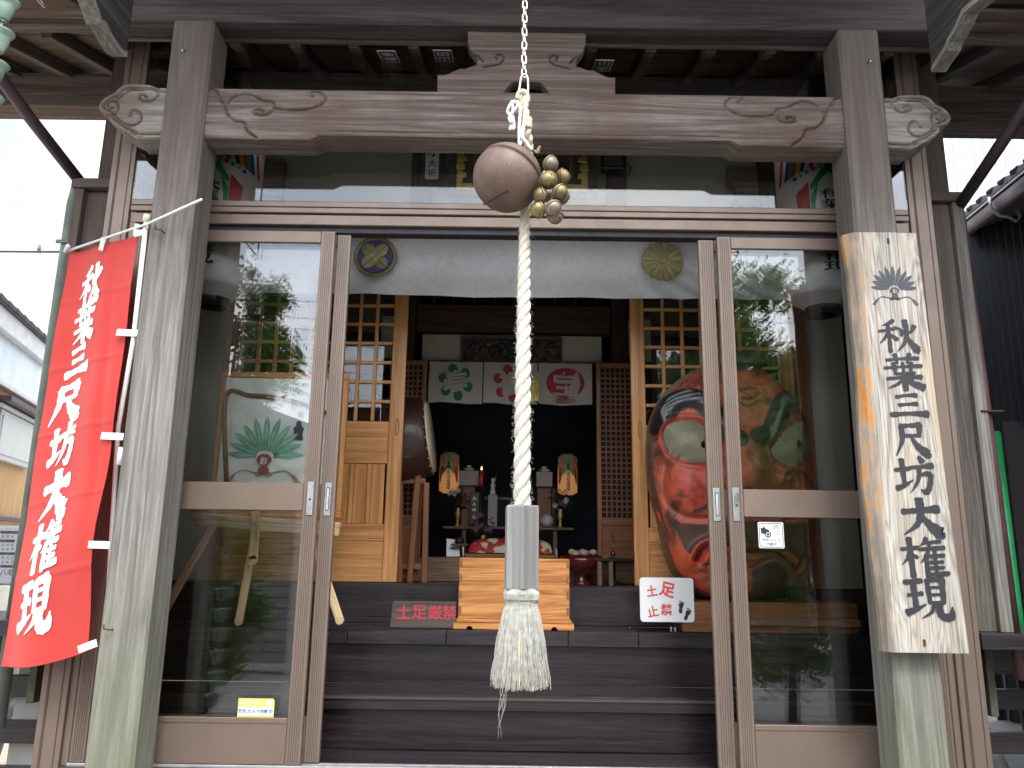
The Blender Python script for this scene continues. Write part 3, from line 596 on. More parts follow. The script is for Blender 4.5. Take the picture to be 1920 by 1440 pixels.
# ---------------------------------------------------------------- aluminium front
FR=thing('aluminium_front','bronze brown aluminium front frame filling the porch between the outer posts','door frame',(0,4,.3))
A='bronze_aluminium'
for s,(x0,x1) in ((-1,(-2.255,-2.125)),(1,(2.185,2.315))):
    box('outer_post',x0,x1,3.95,4.06,0,4.40,A,FR,g='z',bev=.003)
    for f in (.24,.30,.78): xx=x0+(x1-x0)*f; box('groove',xx-.0025,xx+.0025,3.9485,3.951,0,4.39,'groove_dark',FR,0,g='z')
    xi=x1 if s<0 else x0
    box('jamb',min(xi,xi-s*.035),max(xi,xi-s*.035),3.965,4.06,.34,3.27,A,FR,g='z')
box('head_rail',-2.12,2.18,3.95,4.06,3.205,3.272,A,FR); box('head_rail',-2.12,2.18,3.962,4.06,3.140,3.198,A,FR)
box('rail_gap',-2.12,2.18,3.975,4.05,3.198,3.205,'groove_dark',FR,0)
box('head_lip',-2.12,2.18,3.944,3.95,3.236,3.240,'groove_dark',FR,0)
box('head_channel',-2.09,2.15,3.99,4.058,3.104,3.140,'rail_dark',FR)
box('sill',-2.12,2.18,3.93,4.10,.30,.372,'lacquer_wood',FR); box('sill_track',-2.09,2.15,3.955,3.975,.372,.384,'track_metal',FR,.001)
box('sill_track',-2.09,2.15,4.01,4.03,.372,.382,'track_metal',FR,.001)
box('plinth',-2.3,2.36,3.90,4.2,0,.30,'concrete',FR)
box('transom_head',-2.12,2.18,3.96,4.05,4.33,4.40,A,FR)
box('transom_pane',-2.12,2.18,3.954,3.960,3.275,4.33,'window_glass',FR,0)
def sliding(x0,x1,y,label,hand,grp,sw=.075):
    d=thing('sliding_door',label,'sliding door',((x0+x1)/2,y,.385)); z0,z1=.386,3.102; t=.030
    for a,b in ((x0,x0+sw),(x1-sw,x1)):
        st=box('stile',a,b,y-t/2,y+t/2,z0,z1,A,d,g='z')
        for f in (.22,.36,.50,.64,.78): xx=a+(b-a)*f; box('groove',xx-.0014,xx+.0014,y-t/2-.0008,y-t/2+.001,z0+.01,z1-.01,'groove_dark',st,0,g='z')
    a,b=x0+sw+.001,x1-sw-.001; u=t/2-.003
    box('rail',a,b,y-u,y+u,3.035,z1,A,d); box('rail',a,b,y-u,y+u,1.582,1.722,A,d); r=box('rail',a,b,y-u,y+u,z0,.595,A,d)
    box('rail_lip',a,b,y-u-.004,y-u,.572,.578,A,r,0)
    box('pane',a,b,y-.002,y+.002,1.723,3.034,'window_glass',d,0); box('pane',a,b,y-.002,y+.002,.596,1.581,'window_glass',d,0)
    hx=(x1-sw/2) if hand>0 else (x0+sw/2)
    h=box('handle',hx-.017,hx+.017,y-t/2-.006,y-t/2-.0006,1.56,1.73,'steel',d,.002,g='z')
    if grp: box('recess',hx-.008,hx+.008,y-t/2-.0072,y-t/2-.0062,1.585,1.705,'rail_dark',h,0,g='z'); box('recess_plate',hx-.005,hx+.005,y-t/2-.0085,y-t/2-.0073,1.59,1.70,'track_metal',h,0,g='z')
    else: lathe('keyhole',[(0,0),(.006,0),(.006,.003),(0,.003)],'rust_metal',h,T(hx,y-t/2-.006,1.64)@Matrix.Rotation(R_(90),4,'X'),12)
    return d
sliding(-2.085,-.983,3.975,'left front sliding glass door, the one the yellow sticker is on, with a plain steel plate handle',1,False)
sliding(-1.90,-.904,4.02,'left rear sliding glass door tucked behind the front one, its recessed handle showing',1,True)
sliding(1.022,2.03,4.02,'right rear sliding glass door tucked behind, its recessed handle beside the red mask',-1,True,.085)
sliding(1.115,2.145,3.975,'right front sliding glass door with the white camera sticker and a keyhole plate',-1,False)
# ---------------------------------------------------------------- steps and vestibule
ST=thing('entrance_steps','glossy black brown wooden steps rising behind the sliding doors','steps',(0,4.4,.3))
def planks(x0,x1,y0,y1,z0,z1,mat,cuts,parent,n='tread_plank'):
    c=[x0]+cuts+[x1]
    for a,b in zip(c[:-1],c[1:]): box(n,a+.0012,b-.0012,y0,y1,z0,z1,mat,parent,.003,g='x')
box('vestibule_floor',-2.2,2.25,4.07,4.36,.30,.362,'lacquer_wood',ST)
box('riser',-2.2,2.25,4.38,4.40,.362,.565,'riser_wood',ST); planks(-2.2,2.25,4.345,4.69,.565,.642,'lacquer_wood',[-1.25,1.45],ST)
box('riser',-2.2,2.25,4.69,4.71,.642,.862,'riser_wood',ST); planks(-2.2,2.25,4.645,4.97,.862,.945,'lacquer_wood',[-1.45,-.93,-.36,.345,.75,1.35],ST)
box('threshold_beam',-2.2,2.25,4.95,5.10,.946,1.187,'lacquer_wood',ST,bev=.008)
box('tread_lip',-2.2,2.25,4.335,4.345,.62,.634,'groove_dark',ST,0)
# vestibule side walls, boarded
for s,x in ((-1,-2.2),(1,2.25)):
    for k in range(6):
        y0=4.12+k*.145; box('wall_board',min(x,x+s*.02),max(x,x+s*.02),y0+.001,y0+.143,.94,4.0,'panel_grey',H,.002,g='z')
    box('lower_wall',min(x,x+s*.02),max(x,x+s*.02),4.08,5.0,.3,.939,'lacquer_wood',H)
    box('wall_strip',min(x-s*.03,x),max(x-s*.03,x),4.42,4.46,.945,4.0,'light_siding',H,g='z'); box('wall_strip',min(x-s*.03,x),max(x-s*.03,x),4.48,4.53,.945,4.0,'light_siding',H,g='z')
# hall front wall above the doors
box('lintel',-2.2,2.25,5.02,5.13,3.21,3.36,'old_wood',H); 
box('plaster_wall',-2.2,2.25,5.06,5.10,3.361,4.6,'plaster',H)
for x in (-1.98,-.66,.72,1.80): box('wall_post',x-.07,x+.07,5.0,5.06,3.361,4.5,'sign_dark',H,g='z')
for x0,x1 in ((-2.2,-1.93),(1.99,2.25)): box('plaster_wall',x0,x1,5.04,5.08,1.188,3.209,'plaster',H)
for x in (-1.93,1.90): box('door_post',x,x+.09,5.0,5.12,1.188,3.209,'inner_wood',H,g='z')
def bracket(x):
    pts=[(x-.11,4.05),(x-.11,3.92),(x-.07,3.88),(x-.07,3.80),(x-.03,3.74),(x-.03,3.66),(x+.02,3.60),(x+.05,3.62),(x+.05,3.70),(x+.09,3.74),(x+.09,4.05)]
    prism('bracket',pts,4.92,4.995,'strut_wood',H)
bracket(-1.70); bracket(1.60)
# hall lattice doors
def lattice_door(x0,x1,y,cols,label,side):
    d=thing('lattice_door',label,'lattice door',((x0+x1)/2,y,1.19)); z0,z1=1.19,3.205; sw=.095; t=.032; m='door_wood'
    for a,b in ((x0,x0+sw),(x1-sw,x1)): box('stile',a,b,y-t/2,y+t/2,z0,z1,m,d,g='z',bev=.004)
    a,b=x0+sw,x1-sw; u=t/2-.003
    rails=[(z0,1.335),(1.46,1.555),(1.945,2.025),(2.135,2.225),(3.165,z1)]
    for r0,r1 in rails: box('rail',a,b,y-u,y+u,r0,r1,m,d,bev=.004)
    for r0,r1 in ((1.335,1.46),(2.025,2.135)):
        box('panel',a,b,y-.004,y+.006,r0,r1,m,d,.002,g='x')
        box('panel_moulding',a,b,y-.011,y-.004,r0,r0+.012,m,d,.003); box('panel_moulding',a,b,y-.011,y-.004,r1-.012,r1,m,d,.003)
    n=cols
    for i in range(n):
        q0=a+(b-a)*i/n; q1=a+(b-a)*(i+1)/n
        if i: box('muntin',q0-.014,q0+.014,y-u,y+u,1.556,1.944,m,d,g='z',bev=.003)
        box('panel',q0+.0145,q1-.0145,y-.003,y+.006,1.556,1.944,m,d,.003,g='z')
    rows=7; zb,zt=2.226,3.164; mw=.011
    for i in range(1,n+0): xx=a+(b-a)*i/n; box('lattice_bar',xx-mw,xx+mw,y-u-.001,y+u,zb,zt,m,d,g='z')
    for j in range(1,rows): zz_=zb+(zt-zb)*j/rows; box('lattice_bar',a,b,y-u+.002,y+u-.001,zz_-mw,zz_+mw,m,d)
    for i in range(n):
        for j in range(rows):
            p0=a+(b-a)*i/n+mw*(i>0); p1=a+(b-a)*(i+1)/n-mw*(i<n-1); q0=zb+(zt-zb)*j/rows+mw*(j>0); q1=zb+(zt-zb)*(j+1)/rows-mw*(j<rows-1)
            box('pane',p0+.0005,p1-.0005,y+.003,y+.006,q0,q1,'window_glass',d,0,g='x')
    hx=x1-sw*.42 if side<0 else x0+sw*.55
    hp=[(hx+.011*math.cos(q),2.19+.045*math.sin(q)+(.012 if math.sin(q)>0 else -.012)) for q in np.linspace(0,2*math.pi,24,endpoint=False)]
    tube('finger_pull',[(a_,y-t/2-.0005,b_) for a_,b_ in hp]+[(hp[0][0],y-t/2-.0005,hp[0][1])],.003,'low_wood',d,5)
    return d
lattice_door(-1.93,-.718,5.06,9,'left honey coloured wooden sliding door with small square panes, behind the left aluminium door',-1)
lattice_door(.80,1.90,5.06,7,'right honey coloured wooden sliding door with small square panes, behind the red mask',1)
# near-black panels behind the panes, standing in for the hall's darkness
box('hall_dark_panel',-2.0,-.95,5.35,5.37,1.19,3.3,'dark_room',H); box('hall_dark_panel',1.0,2.1,5.35,5.37,1.19,3.3,'dark_room',H)
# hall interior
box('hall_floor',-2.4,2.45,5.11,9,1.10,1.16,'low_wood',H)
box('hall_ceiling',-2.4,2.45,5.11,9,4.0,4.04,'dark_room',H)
for k in range(5): box('ceiling_beam',-2.4,2.45,5.5+k*.62,5.58+k*.62,3.9,3.99,'old_wood',H)
for x,w in ((-.93,.14),(.80,.13)): box('inner_post',x,x+w,6.0,6.14,1.165,3.99,'old_wood',H,g='z')
box('inner_lintel',-.785,.795,6.02,6.12,3.13,3.36,'old_wood',H); box('inner_lintel',-.785,.795,6.0,6.1,2.86,2.885,'old_wood',H)
box('plaster_band',-.735,.725,6.05,6.08,2.886,3.115,'plaster_in',H)
box('fret_rail',-.70,.72,5.98,6.0,3.52,3.545,'old_wood',H)
for k in range(9): box('fret_bar',-.66+k*.165,-.64+k*.165,5.985,6.005,3.36,3.52,'old_wood',H,g='z')
box('fret_rail',-.70,.72,5.98,6.0,3.44,3.46,'old_wood',H); box('fret_board',-.3,.05,5.9,5.94,3.55,3.63,'inner_wood',H)
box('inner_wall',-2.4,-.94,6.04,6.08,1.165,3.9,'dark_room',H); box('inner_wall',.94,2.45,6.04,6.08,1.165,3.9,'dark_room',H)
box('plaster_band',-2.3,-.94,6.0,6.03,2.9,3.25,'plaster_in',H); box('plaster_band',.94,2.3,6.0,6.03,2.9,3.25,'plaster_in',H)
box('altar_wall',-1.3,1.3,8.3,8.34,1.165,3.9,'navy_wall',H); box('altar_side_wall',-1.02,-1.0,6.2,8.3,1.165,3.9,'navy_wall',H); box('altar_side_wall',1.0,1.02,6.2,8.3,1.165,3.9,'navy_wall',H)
box('altar_step',-.98,.98,5.95,6.6,1.165,1.34,'low_wood',H)
box('altar_step',-2.2,-.985,5.93,6.03,1.165,1.33,'low_wood',H); box('altar_step',.99,2.2,5.93,6.03,1.165,1.33,'low_wood',H)
def fine_lattice(x0,x1,y,zb,label,ang=0):
    d=thing('folding_lattice_door',label,'folding door',(x0,y,1.34)); m='inner_wood'; zt=2.845
    D=[]
    for a,b in ((x0,x0+.035),(x1-.035,x1)): box('stile',a,b,y-.015,y+.015,1.345,zt,m,d,g='z')
    for r0,r1 in ((1.345,1.38),(zb-.06,zb),(zt-.04,zt)): box('rail',x0+.035,x1-.035,y-.013,y+.013,r0,r1,m,d)
    box('panel',x0+.035,x1-.035,y-.003,y+.006,1.38,zb-.06,m,d,.002)
    vs=[];fs=[]
    def bx(a0,a1,c0,c1,yy):
        b=len(vs); vs.extend([(x,q,z) for x in (a0,a1) for q in (y-yy,y+yy) for z in (c0,c1)]); fs.extend([tuple(b+i for i in f) for f in ((0,1,3,2),(4,6,7,5),(0,4,5,1),(2,3,7,6),(0,2,6,4),(1,5,7,3))])
    w=x1-x0-.07; nc=max(2,round(w/.036)); nr=round((zt-.04-zb)/.042)
    for i in range(1,nc): xx=x0+.035+w*i/nc; bx(xx-.005,xx+.005,zb,zt-.04,.006)
    for j in range(1,nr): z=zb+(zt-.04-zb)*j/nr; bx(x0+.035,x1-.035,z-.005,z+.005,.0055)
    stuff(mesh('lattice',vs,fs,m,d)); box('backing',x0+.035,x1-.035,y+.012,y+.014,zb,zt-.04,'dark_room',d,0)
fine_lattice(.655,.955,5.86,1.65,'tall fine lattice folding door right of the altar'); fine_lattice(-.955,-.665,5.86,1.65,'tall fine lattice folding door left of the altar, partly behind the drum')
# ---------------------------------------------------------------- bell rope, chain, bell, small bells
def chain():
    t=thing('bell_chain','pale metal link chain hanging from the porch roof above the rope','chain',tuple(at(984,150,2.6)))
    top=Vector((.03,2.6,4.6)); z=at(984,150,2.6).z+.01; i=0
    L1,r=.036,.0036
    pts=[]
    for q in range(24):
        a=2*math.pi*q/24; sx=.0085*math.cos(a); sz=.0085*math.sin(a)+(L1/2-.0085)*(1 if math.sin(a)>=0 else -1); pts.append((sx,0,sz))
    vs,fs=tube_geo(pts+[pts[0]],r,8,cap=False); me=bpy.data.meshes.new('link'); me.from_pydata([tuple(v) for v in vs],[],fs); me.materials.append(MAT['chain_metal']); me.polygons.foreach_set('use_smooth',[True]*len(me.polygons))
    z+=L1/2
    while z<4.58:
        x=.0285+.002*(z-3.1); put(me,'link',None,t,T(x,2.6,z)@Matrix.Rotation(R_(68 if i%2 else 20),4,'Z')@Matrix.Rotation(R_(3*math.sin(i*2.)),4,'Y')); z+=L1-2*r+.0008; i+=1
    # snap hook
    a=at(983,140,2.6); b=at(980,187,2.6); w=.017
    P_=[a+Vector((-.005,0,0)),a+Vector((-.012,0,-.012)),Vector((a.x-w,2.6,(a.z+b.z)/2)),b+Vector((-w,0,.015)),b+Vector((-.006,0,.0)),b+Vector((.010,0,.0)),b+Vector((w,0,.016)),Vector((a.x+w*.9,2.6,(a.z+b.z)/2)),a+Vector((.012,0,-.012)),a+Vector((.005,0,0)),a+Vector((-.005,0,0))]
    tube('snap_hook',[tuple(q) for q in cat([tuple(p) for p in P_],4)],.0042,'chain_metal',t,8)
chain()
RT=thing('bell_rope','thick cream twisted bell rope ending in a grey wooden grip and a tassel','rope',tuple(at(980,950,2.62)))
def rope_path(t):
    # t 0..1 from the hook to the grip
    A=[(981,182,2.60,.016),(984,215,2.60,.018),(988,250,2.605,.018),(991,275,2.63,.018),(987,320,2.70,.018),(984,380,2.69,.018),(984,430,2.66,.0195),(983,500,2.64,.022),(982,600,2.63,.0245),(981,700,2.62,.0265),(980,800,2.62,.0275),(979,900,2.62,.0285),(979,955,2.62,.0285)]
    return A
pth=cat([ (at(x,y,Y).x,Y,at(x,y,Y).z,r) for x,y,Y,r in rope_path(0)],40)
s_=0; prevp=None; cum=[]
for q in pth:
    if prevp is not None: s_+=float(np.linalg.norm(q[:3]-prevp))
    prevp=q[:3]; cum.append(s_)
for k in range(3):
    pts=[];rad=[]
    ph=0; last=0
    for q,c in zip(pth,cum):
        ph+=(c-last)/(q[3]*5.6)*2*math.pi; last=c
        a=-ph+2*math.pi*k/3; pts.append((q[0]+math.cos(a)*q[3]*.50,q[1]+math.sin(a)*q[3]*.50,q[2])); rad.append(q[3]*.56)
    vs,fs=tube_geo(pts,rad,14); 
    mesh('strand',vs,fs,'rope_fibre',RT,smooth=True)
# loose fibres
def fibres(name,parent,n,fn,r0,mat,seg=3):
    vs=[];fs=[]
    for i in range(n):
        pts=fn(i); tube_geo(pts,[r0*(1-.6*j/(len(pts)-1)) for j in range(len(pts))],seg,False,vs,fs)
    return stuff(mesh(name,vs,fs,mat,parent))
def fz(i):
    j=random.randrange(int(len(pth)*.42),len(pth)-1); q=pth[j]; a=random.uniform(0,2*math.pi); l=random.uniform(.004,.016); r=q[3]*1.0
    p=Vector((q[0]+math.cos(a)*r,q[1]+math.sin(a)*r,q[2])); d=Vector((math.cos(a),math.sin(a),random.uniform(-1,.7))).normalized()
    return [p,p+d*l*.5,p+d*l+Vector((0,0,random.uniform(-.4,.4)*l))]
fibres('loose_fibres',RT,700,fz,.00055,'rope_fibre')
# whipping and worn loop at the top
for k,(x,y,Y) in enumerate([(988,232,2.598)]):
    p=at(x,y,Y); lathe('whipping',[(.0,-.022),(.019,-.022)]+[(.0195+.0012*(i%2),-.02+i*.0022) for i in range(19)]+[(.019,.022),(0,.022)],'rope_fibre',RT,T(*p),16)
lp=[at(971,186,2.6),at(973,176,2.595),at(980,172,2.59),at(987,177,2.595),at(988,190,2.6),at(975,200,2.6),at(974,215,2.6)]
tube('rope_loop',[tuple(q) for q in cat([tuple(p) for p in lp],5)],.011,'rope_fibre',RT,10)
# grip
g0=at(979,948,2.62); g1=at(979,1103,2.62)
pr=[]
for k in range(6):
    a=R_(-84+60*k); pr.append((math.cos(a)*.061,math.sin(a)*.061))
vs=[];
for z,s in ((g1.z,1.),(g0.z-.006,1.),(g0.z,.93)):
    vs+= [(g0.x+a*s,2.62+b*s,z) for a,b in pr]
fs=[(k,(k+1)%6,6+(k+1)%6,6+k) for k in range(6)]+[(6+k,6+(k+1)%6,12+(k+1)%6,12+k) for k in range(6)]+[tuple(range(6))[::-1],tuple(range(12,18))]
wood('grip_wood',(.17,.165,.155),(.235,.23,.22),(.32,.315,.305),axis='z',bmp=.15,rough=.85,ring=.3,dens=.5,spec=.15)
mesh('grip',vs,fs,'grip_wood',RT,center=(g0.x,2.62,(g0.z+g1.z)/2))
# tassel
tc_=at(978,1100,2.62); zb_=at(978,1130,2.62).z; ze=at(978,1282,2.62).z
fibres('tassel_binding',RT,170,lambda i:(lambda a:[Vector((tc_.x+math.cos(a)*r,2.62+math.sin(a)*r,z)) for r,z in ((.030,tc_.z+.002),(.050,tc_.z-.004),(.057,tc_.z-.022),(.056,zb_+.012),(.047,zb_+.002))])(2*math.pi*i/170+random.uniform(-.01,.01)),.0034,'tassel_fibre',4)
lathe('tassel_core',[(0,tc_.z),(.045,tc_.z-.003),(.050,tc_.z-.02),(.048,zb_),(.052,zb_-.03),(.070,ze+.03),(0,ze+.02)],'tassel_fibre',RT,T(tc_.x,2.62,0),24)
def band(i):
    return [Vector((tc_.x+math.cos(a)*.053,2.62+math.sin(a)*.053,zb_+.004-.004*i+.001*math.sin(a*6))) for a in np.linspace(0,2*math.pi,40)]
fibres('tassel_cord',RT,3,band,.0026,'tassel_fibre',5)
def tf(i):
    a=random.uniform(0,2*math.pi); r=random.uniform(.62,1)**.5; r0=.051*r; r1=.094*r*random.uniform(.88,1.04); e=ze+random.uniform(-.010,.024)+(1-r)*.0
    w=random.uniform(-.006,.006); w2=random.uniform(-.008,.008)
    pts=[]
    for t in (0,.14,.3,.5,.7,.86,1.):
        rr=r0+(r1-r0)*(t**.8); aa=a+w*t*4+.05*math.sin(t*7+i)*.4; pts.append(Vector((tc_.x+math.cos(aa)*rr+w2*t*math.sin(t*9),2.62+math.sin(aa)*rr,zb_+(e-zb_)*t)))
    return pts
fibres('tassel_fringe',RT,1300,tf,.0021,'tassel_fibre',4)
fibres('yellow_fringe',RT,150,lambda i:[p+Vector((0,.003,-.008 if k>3 else 0)) for k,p in enumerate(tf(i))],.0026,'tassel_yellow',4)
st=at(945,1285,2.60)
def stray(i):
    x=st.x+random.uniform(-.004,.004); p=[]
    for t in np.linspace(0,1,8): p.append(Vector((x+.008*math.sin(t*5+i*1.3)-.012*t,2.56+.01*t,st.z+.01-(.10+.03*(i%3))*t)))
    return p
fibres('stray_threads',RT,6,stray,.0011,'tassel_fibre'); fibres('stray_threads',RT,2,lambda i:[Vector(at(1020,1240,2.6))+Vector((.004*i,0,0)),Vector(at(1026,1262,2.59)),Vector(at(1029,1277,2.58))],.0013,'tassel_fibre')
# white cord: a knot to the left and a tie over the rope
CT=thing('knotted_cord','knotted white cotton cord tied beside the top of the bell rope','cord',tuple(at(962,220,2.585)))
kn=[(965,190),(957,198),(952,208),(958,214),(967,206),(971,197),(966,189),(959,194),(962,205),(958,216),(955,222),(959,232)]
tube('cord_knot',[tuple(q) for q in cat([(at(x,y,2.585-.008*math.sin(i*1.9)).x,2.585-.008*math.sin(i*1.9),at(x,y,2.585).z) for i,(x,y) in enumerate(kn)],6)],.0062,'cord_white',CT,8)
fibres('frayed_end',CT,60,lambda i:(lambda s:[Vector(at(961+s*2,214,2.585)),Vector(at(962+s*4,228,2.583)),Vector(at(960+s*6+random.uniform(-1,1),242+random.uniform(-4,3),2.582))])(random.uniform(-1,1)),.0012,'cord_white')
tube('cord_tie',[tuple(q) for q in cat([tuple(at(x,y,2.565)) for x,y in ((970,189),(976,205),(974,225),(973,250),(974,272),(979,262),(983,225),(986,195),(985,185))],6)],.0052,'cord_white',CT,8)
tube('cord_tie',[tuple(q) for q in cat([tuple(at(x,y,2.555)) for x,y in ((980,238),(978,255),(983,262),(988,268),(992,275),(998,281))],6)],.0062,'cord_white',CT,8)
fibres('frayed_end',CT,50,lambda i:(lambda s:[Vector(at(1000,281,2.60)),Vector(at(1006,284+s*3,2.59)),Vector(at(1012+random.uniform(-2,2),279+s*7,2.585))])(random.uniform(-1,1)),.0013,'rope_fibre')
# big bell
bc=at(951,334,2.60); ax=Vector((.45,.28,.84)).normalized(); BM=Matrix.Translation(bc)@ax.to_track_quat('Z','X').to_matrix().to_4x4()
BT=thing('suzu_bell','large round brown copper shrine bell with a slit, hung on the rope','bell',tuple(bc))
Rb=.126; prof=[]
for i in range(25):
    a=-math.pi/2+ i/24*(math.pi/2+.12); prof.append((Rb*math.cos(a)*(1.0),Rb*.98*math.sin(a)))
prof+=[(Rb*.975,.019),(Rb*.925,.022),(Rb*.905,.027),(Rb*.955,.030),(Rb*.985,.034),(Rb*.975,.040),(Rb*.945,.043),(Rb*.925,.046),(Rb*.930,.050)]
for i in range(14):
    a=.42+i/13*(math.pi/2-.42); prof.append((Rb*1.01*math.cos(a),.006+Rb*.92*math.sin(a)))
lathe('bell_shell',prof,'bell_copper',BT,BM,72)
bi=BM.inverted()
def on_sphere(px,py,R=Rb*1.001):
    d=(at(px,py,3)-CAM).normalized(); oc=CAM-bc; b=oc.dot(d); c=oc.dot(oc)-R*R; t=-b-math.sqrt(max(b*b-c,0)); return CAM+d*t
sp=[on_sphere(907+(950-907)*t,384+(359-384)*t) for t in np.linspace(0,1,14)]
tube('slit',[tuple(p) for p in sp],.0022,'rail_dark',BT,6)
h=on_sphere(951,359); tube('slit_hole',[tuple(h),tuple(h+(bc-h).normalized()*.003)],.0052,'rail_dark',BT,12)
tube('bell_eye',[tuple(bc+ax*Rb*.9),tuple(bc+ax*Rb*1.12)],.012,'bell_copper',BT,10)
sm=[(1032,308,2.55,'bell_dull','uppermost small bell of the cluster, dull brown'),(1054,332,2.60,'bell_brass','brassy small bell at the upper right of the cluster'),(1028,338,2.53,'bell_brass','brightest golden small bell near the middle of the cluster'),(1049,361,2.53,'bell_brass','greenish brass small bell at the right of the cluster'),(1053,368,2.58,'bell_dull','dull small bell peeping out behind the right one of the cluster'),(1014,367,2.55,'bell_brass','small brass bell touching the big bell in the middle of the cluster'),(1009,393,2.56,'bell_brass','golden small bell at the lower left of the cluster'),(1037,390,2.53,'bell_dull','dull brown small bell at the lower middle of the cluster'),(1041,405,2.58,'bell_dull','lowest small bell of the cluster, half hidden'),(1040,372,2.62,'bell_dull','small bell buried in the heart of the cluster')]
for i,(x,y,Y,m,lab) in enumerate(sm):
    c=at(x,y,Y); r=.0295; d=Vector((random.uniform(-.6,.6),-.8*random.choice((-.3,1,.6)),random.uniform(-.7,.7))).normalized()
    d=[Vector((-.5,.5,.4)),Vector((-.9,.1,0)),Vector((.2,.9,.4)),Vector((-.7,.4,.5)),Vector((-.8,.4,.4)),Vector((.9,.3,.2)),Vector((.8,.5,.3)),Vector((-.4,.5,.8)),Vector((0,.1,1)),Vector((0,1,0))][i].normalized()
    M=Matrix.Translation(c)@d.to_track_quat('Z','X').to_matrix().to_4x4()
    b=thing('small_bell',lab,'small bell',tuple(c),'small bells in the cluster beside the big bell')
    pf=[(r*math.cos(a),r*math.sin(a)) for a in np.linspace(-math.pi/2,-.12,14)]+[(r*.99,-.0045),(r*1.10,-.003),(r*1.13,0),(r*1.10,.003),(r*.97,.0045)]+[(r*math.cos(a),r*.95*math.sin(a)) for a in np.linspace(.12,math.pi/2,14)]
    lathe('shell',pf,m,b,M,28)
    for a,zq in ((.7,-.62),(3.5,-.55)):
        q=Vector((math.cos(a)*r*.75,math.sin(a)*r*.75,r*zq)); q=q.normalized()*r*1.0; q2=q*.93; tube('hole',[tuple(M@q),tuple(M@q2)],.0036,'rail_dark',b,8)
    tube('slit',[tuple(M@(Vector((math.cos(.7+t*(2.8))*math.sin(q_)*1,math.sin(.7+t*2.8)*math.sin(q_),-math.cos(q_)))*r*1.002)) for t,q_ in ((0,.85),(0,.4),(1,.02),(1,.5),(1,.9))],.0006,'rail_dark',b,5)
tube('cluster_cord',[at(1004,345,2.62),at(1020,322,2.60),at(1034,350,2.60),at(1036,400,2.60)],.005,'cord_white',CT,6)
# ---------------------------------------------------------------- name board on the right pillar
NB=thing('name_board','tall weathered wooden name board with black brushed characters nailed to the right pillar','sign board',(1.83,3.58,.983))
bw=[]
nz=60
for i in range(nz+1):
    t=i/nz; z=.983+t*1.980; xl=1.658-.012*t+ .007*math.sin(t*9+1)+.004*math.sin(t*23)-.012*max(0,1-abs(t-.36)/.08); xi=1.698+.004*math.sin(t*11)-.004*t; xr=2.036-.041*min(1,t*1.02)+.004*math.sin(t*7+2)
    bw.append((z,xl,xi,xr))
vs=[];fs=[]
for z,xl,xi,xr in bw: vs+=[(xl,3.624,z),(xl+.002,3.600,z),(xi-.017,3.567,z),(xi,3.558,z),((xi+xr)/2,3.5565,z),(xr-.009,3.558,z),(xr,3.570,z),(xr,3.624,z)]
for i in range(nz):
    for k in range(8): a=i*8+k; b=i*8+(k+1)%8; fs.append((a,b,b+8,a+8))
fs+= [tuple(range(8))[::-1],tuple(range(nz*8,nz*8+8))]
wb=mesh('board',vs,fs,'signboard_wood',NB,center=(1.84,3.58,1.97))
def planemap(cx,cz,w,h,y): return lambda u,v,l: (cx+u*w,y-l,cz+v*h)
def chars(parent,items,mat,Y,wk,mapper=None,skew=0):
    for ch,px,py,pw,ph in items:
        c=at(px,py,Y); k=(c-CAM).length*.945/FPX; vs=[];fs=[]
        glyph_geo(ch,planemap(c.x,c.z,pw*k,ph*k,Y),wk,vs,fs,skew=skew); mesh('character',vs,[f[::-1] for f in fs],mat,parent,center=(c.x,Y,c.z))
chars(NB,[('秋',1684,630,72,62),('葉',1694,697,72,66),('三',1702,760,74,50),('尺',1708,824,66,62),('坊',1715,890,70,66),('大',1727,969,74,66),('権',1732,1045,78,68),('現',1740,1120,80,70)],'ink',3.5555,1.12,skew=-.04)
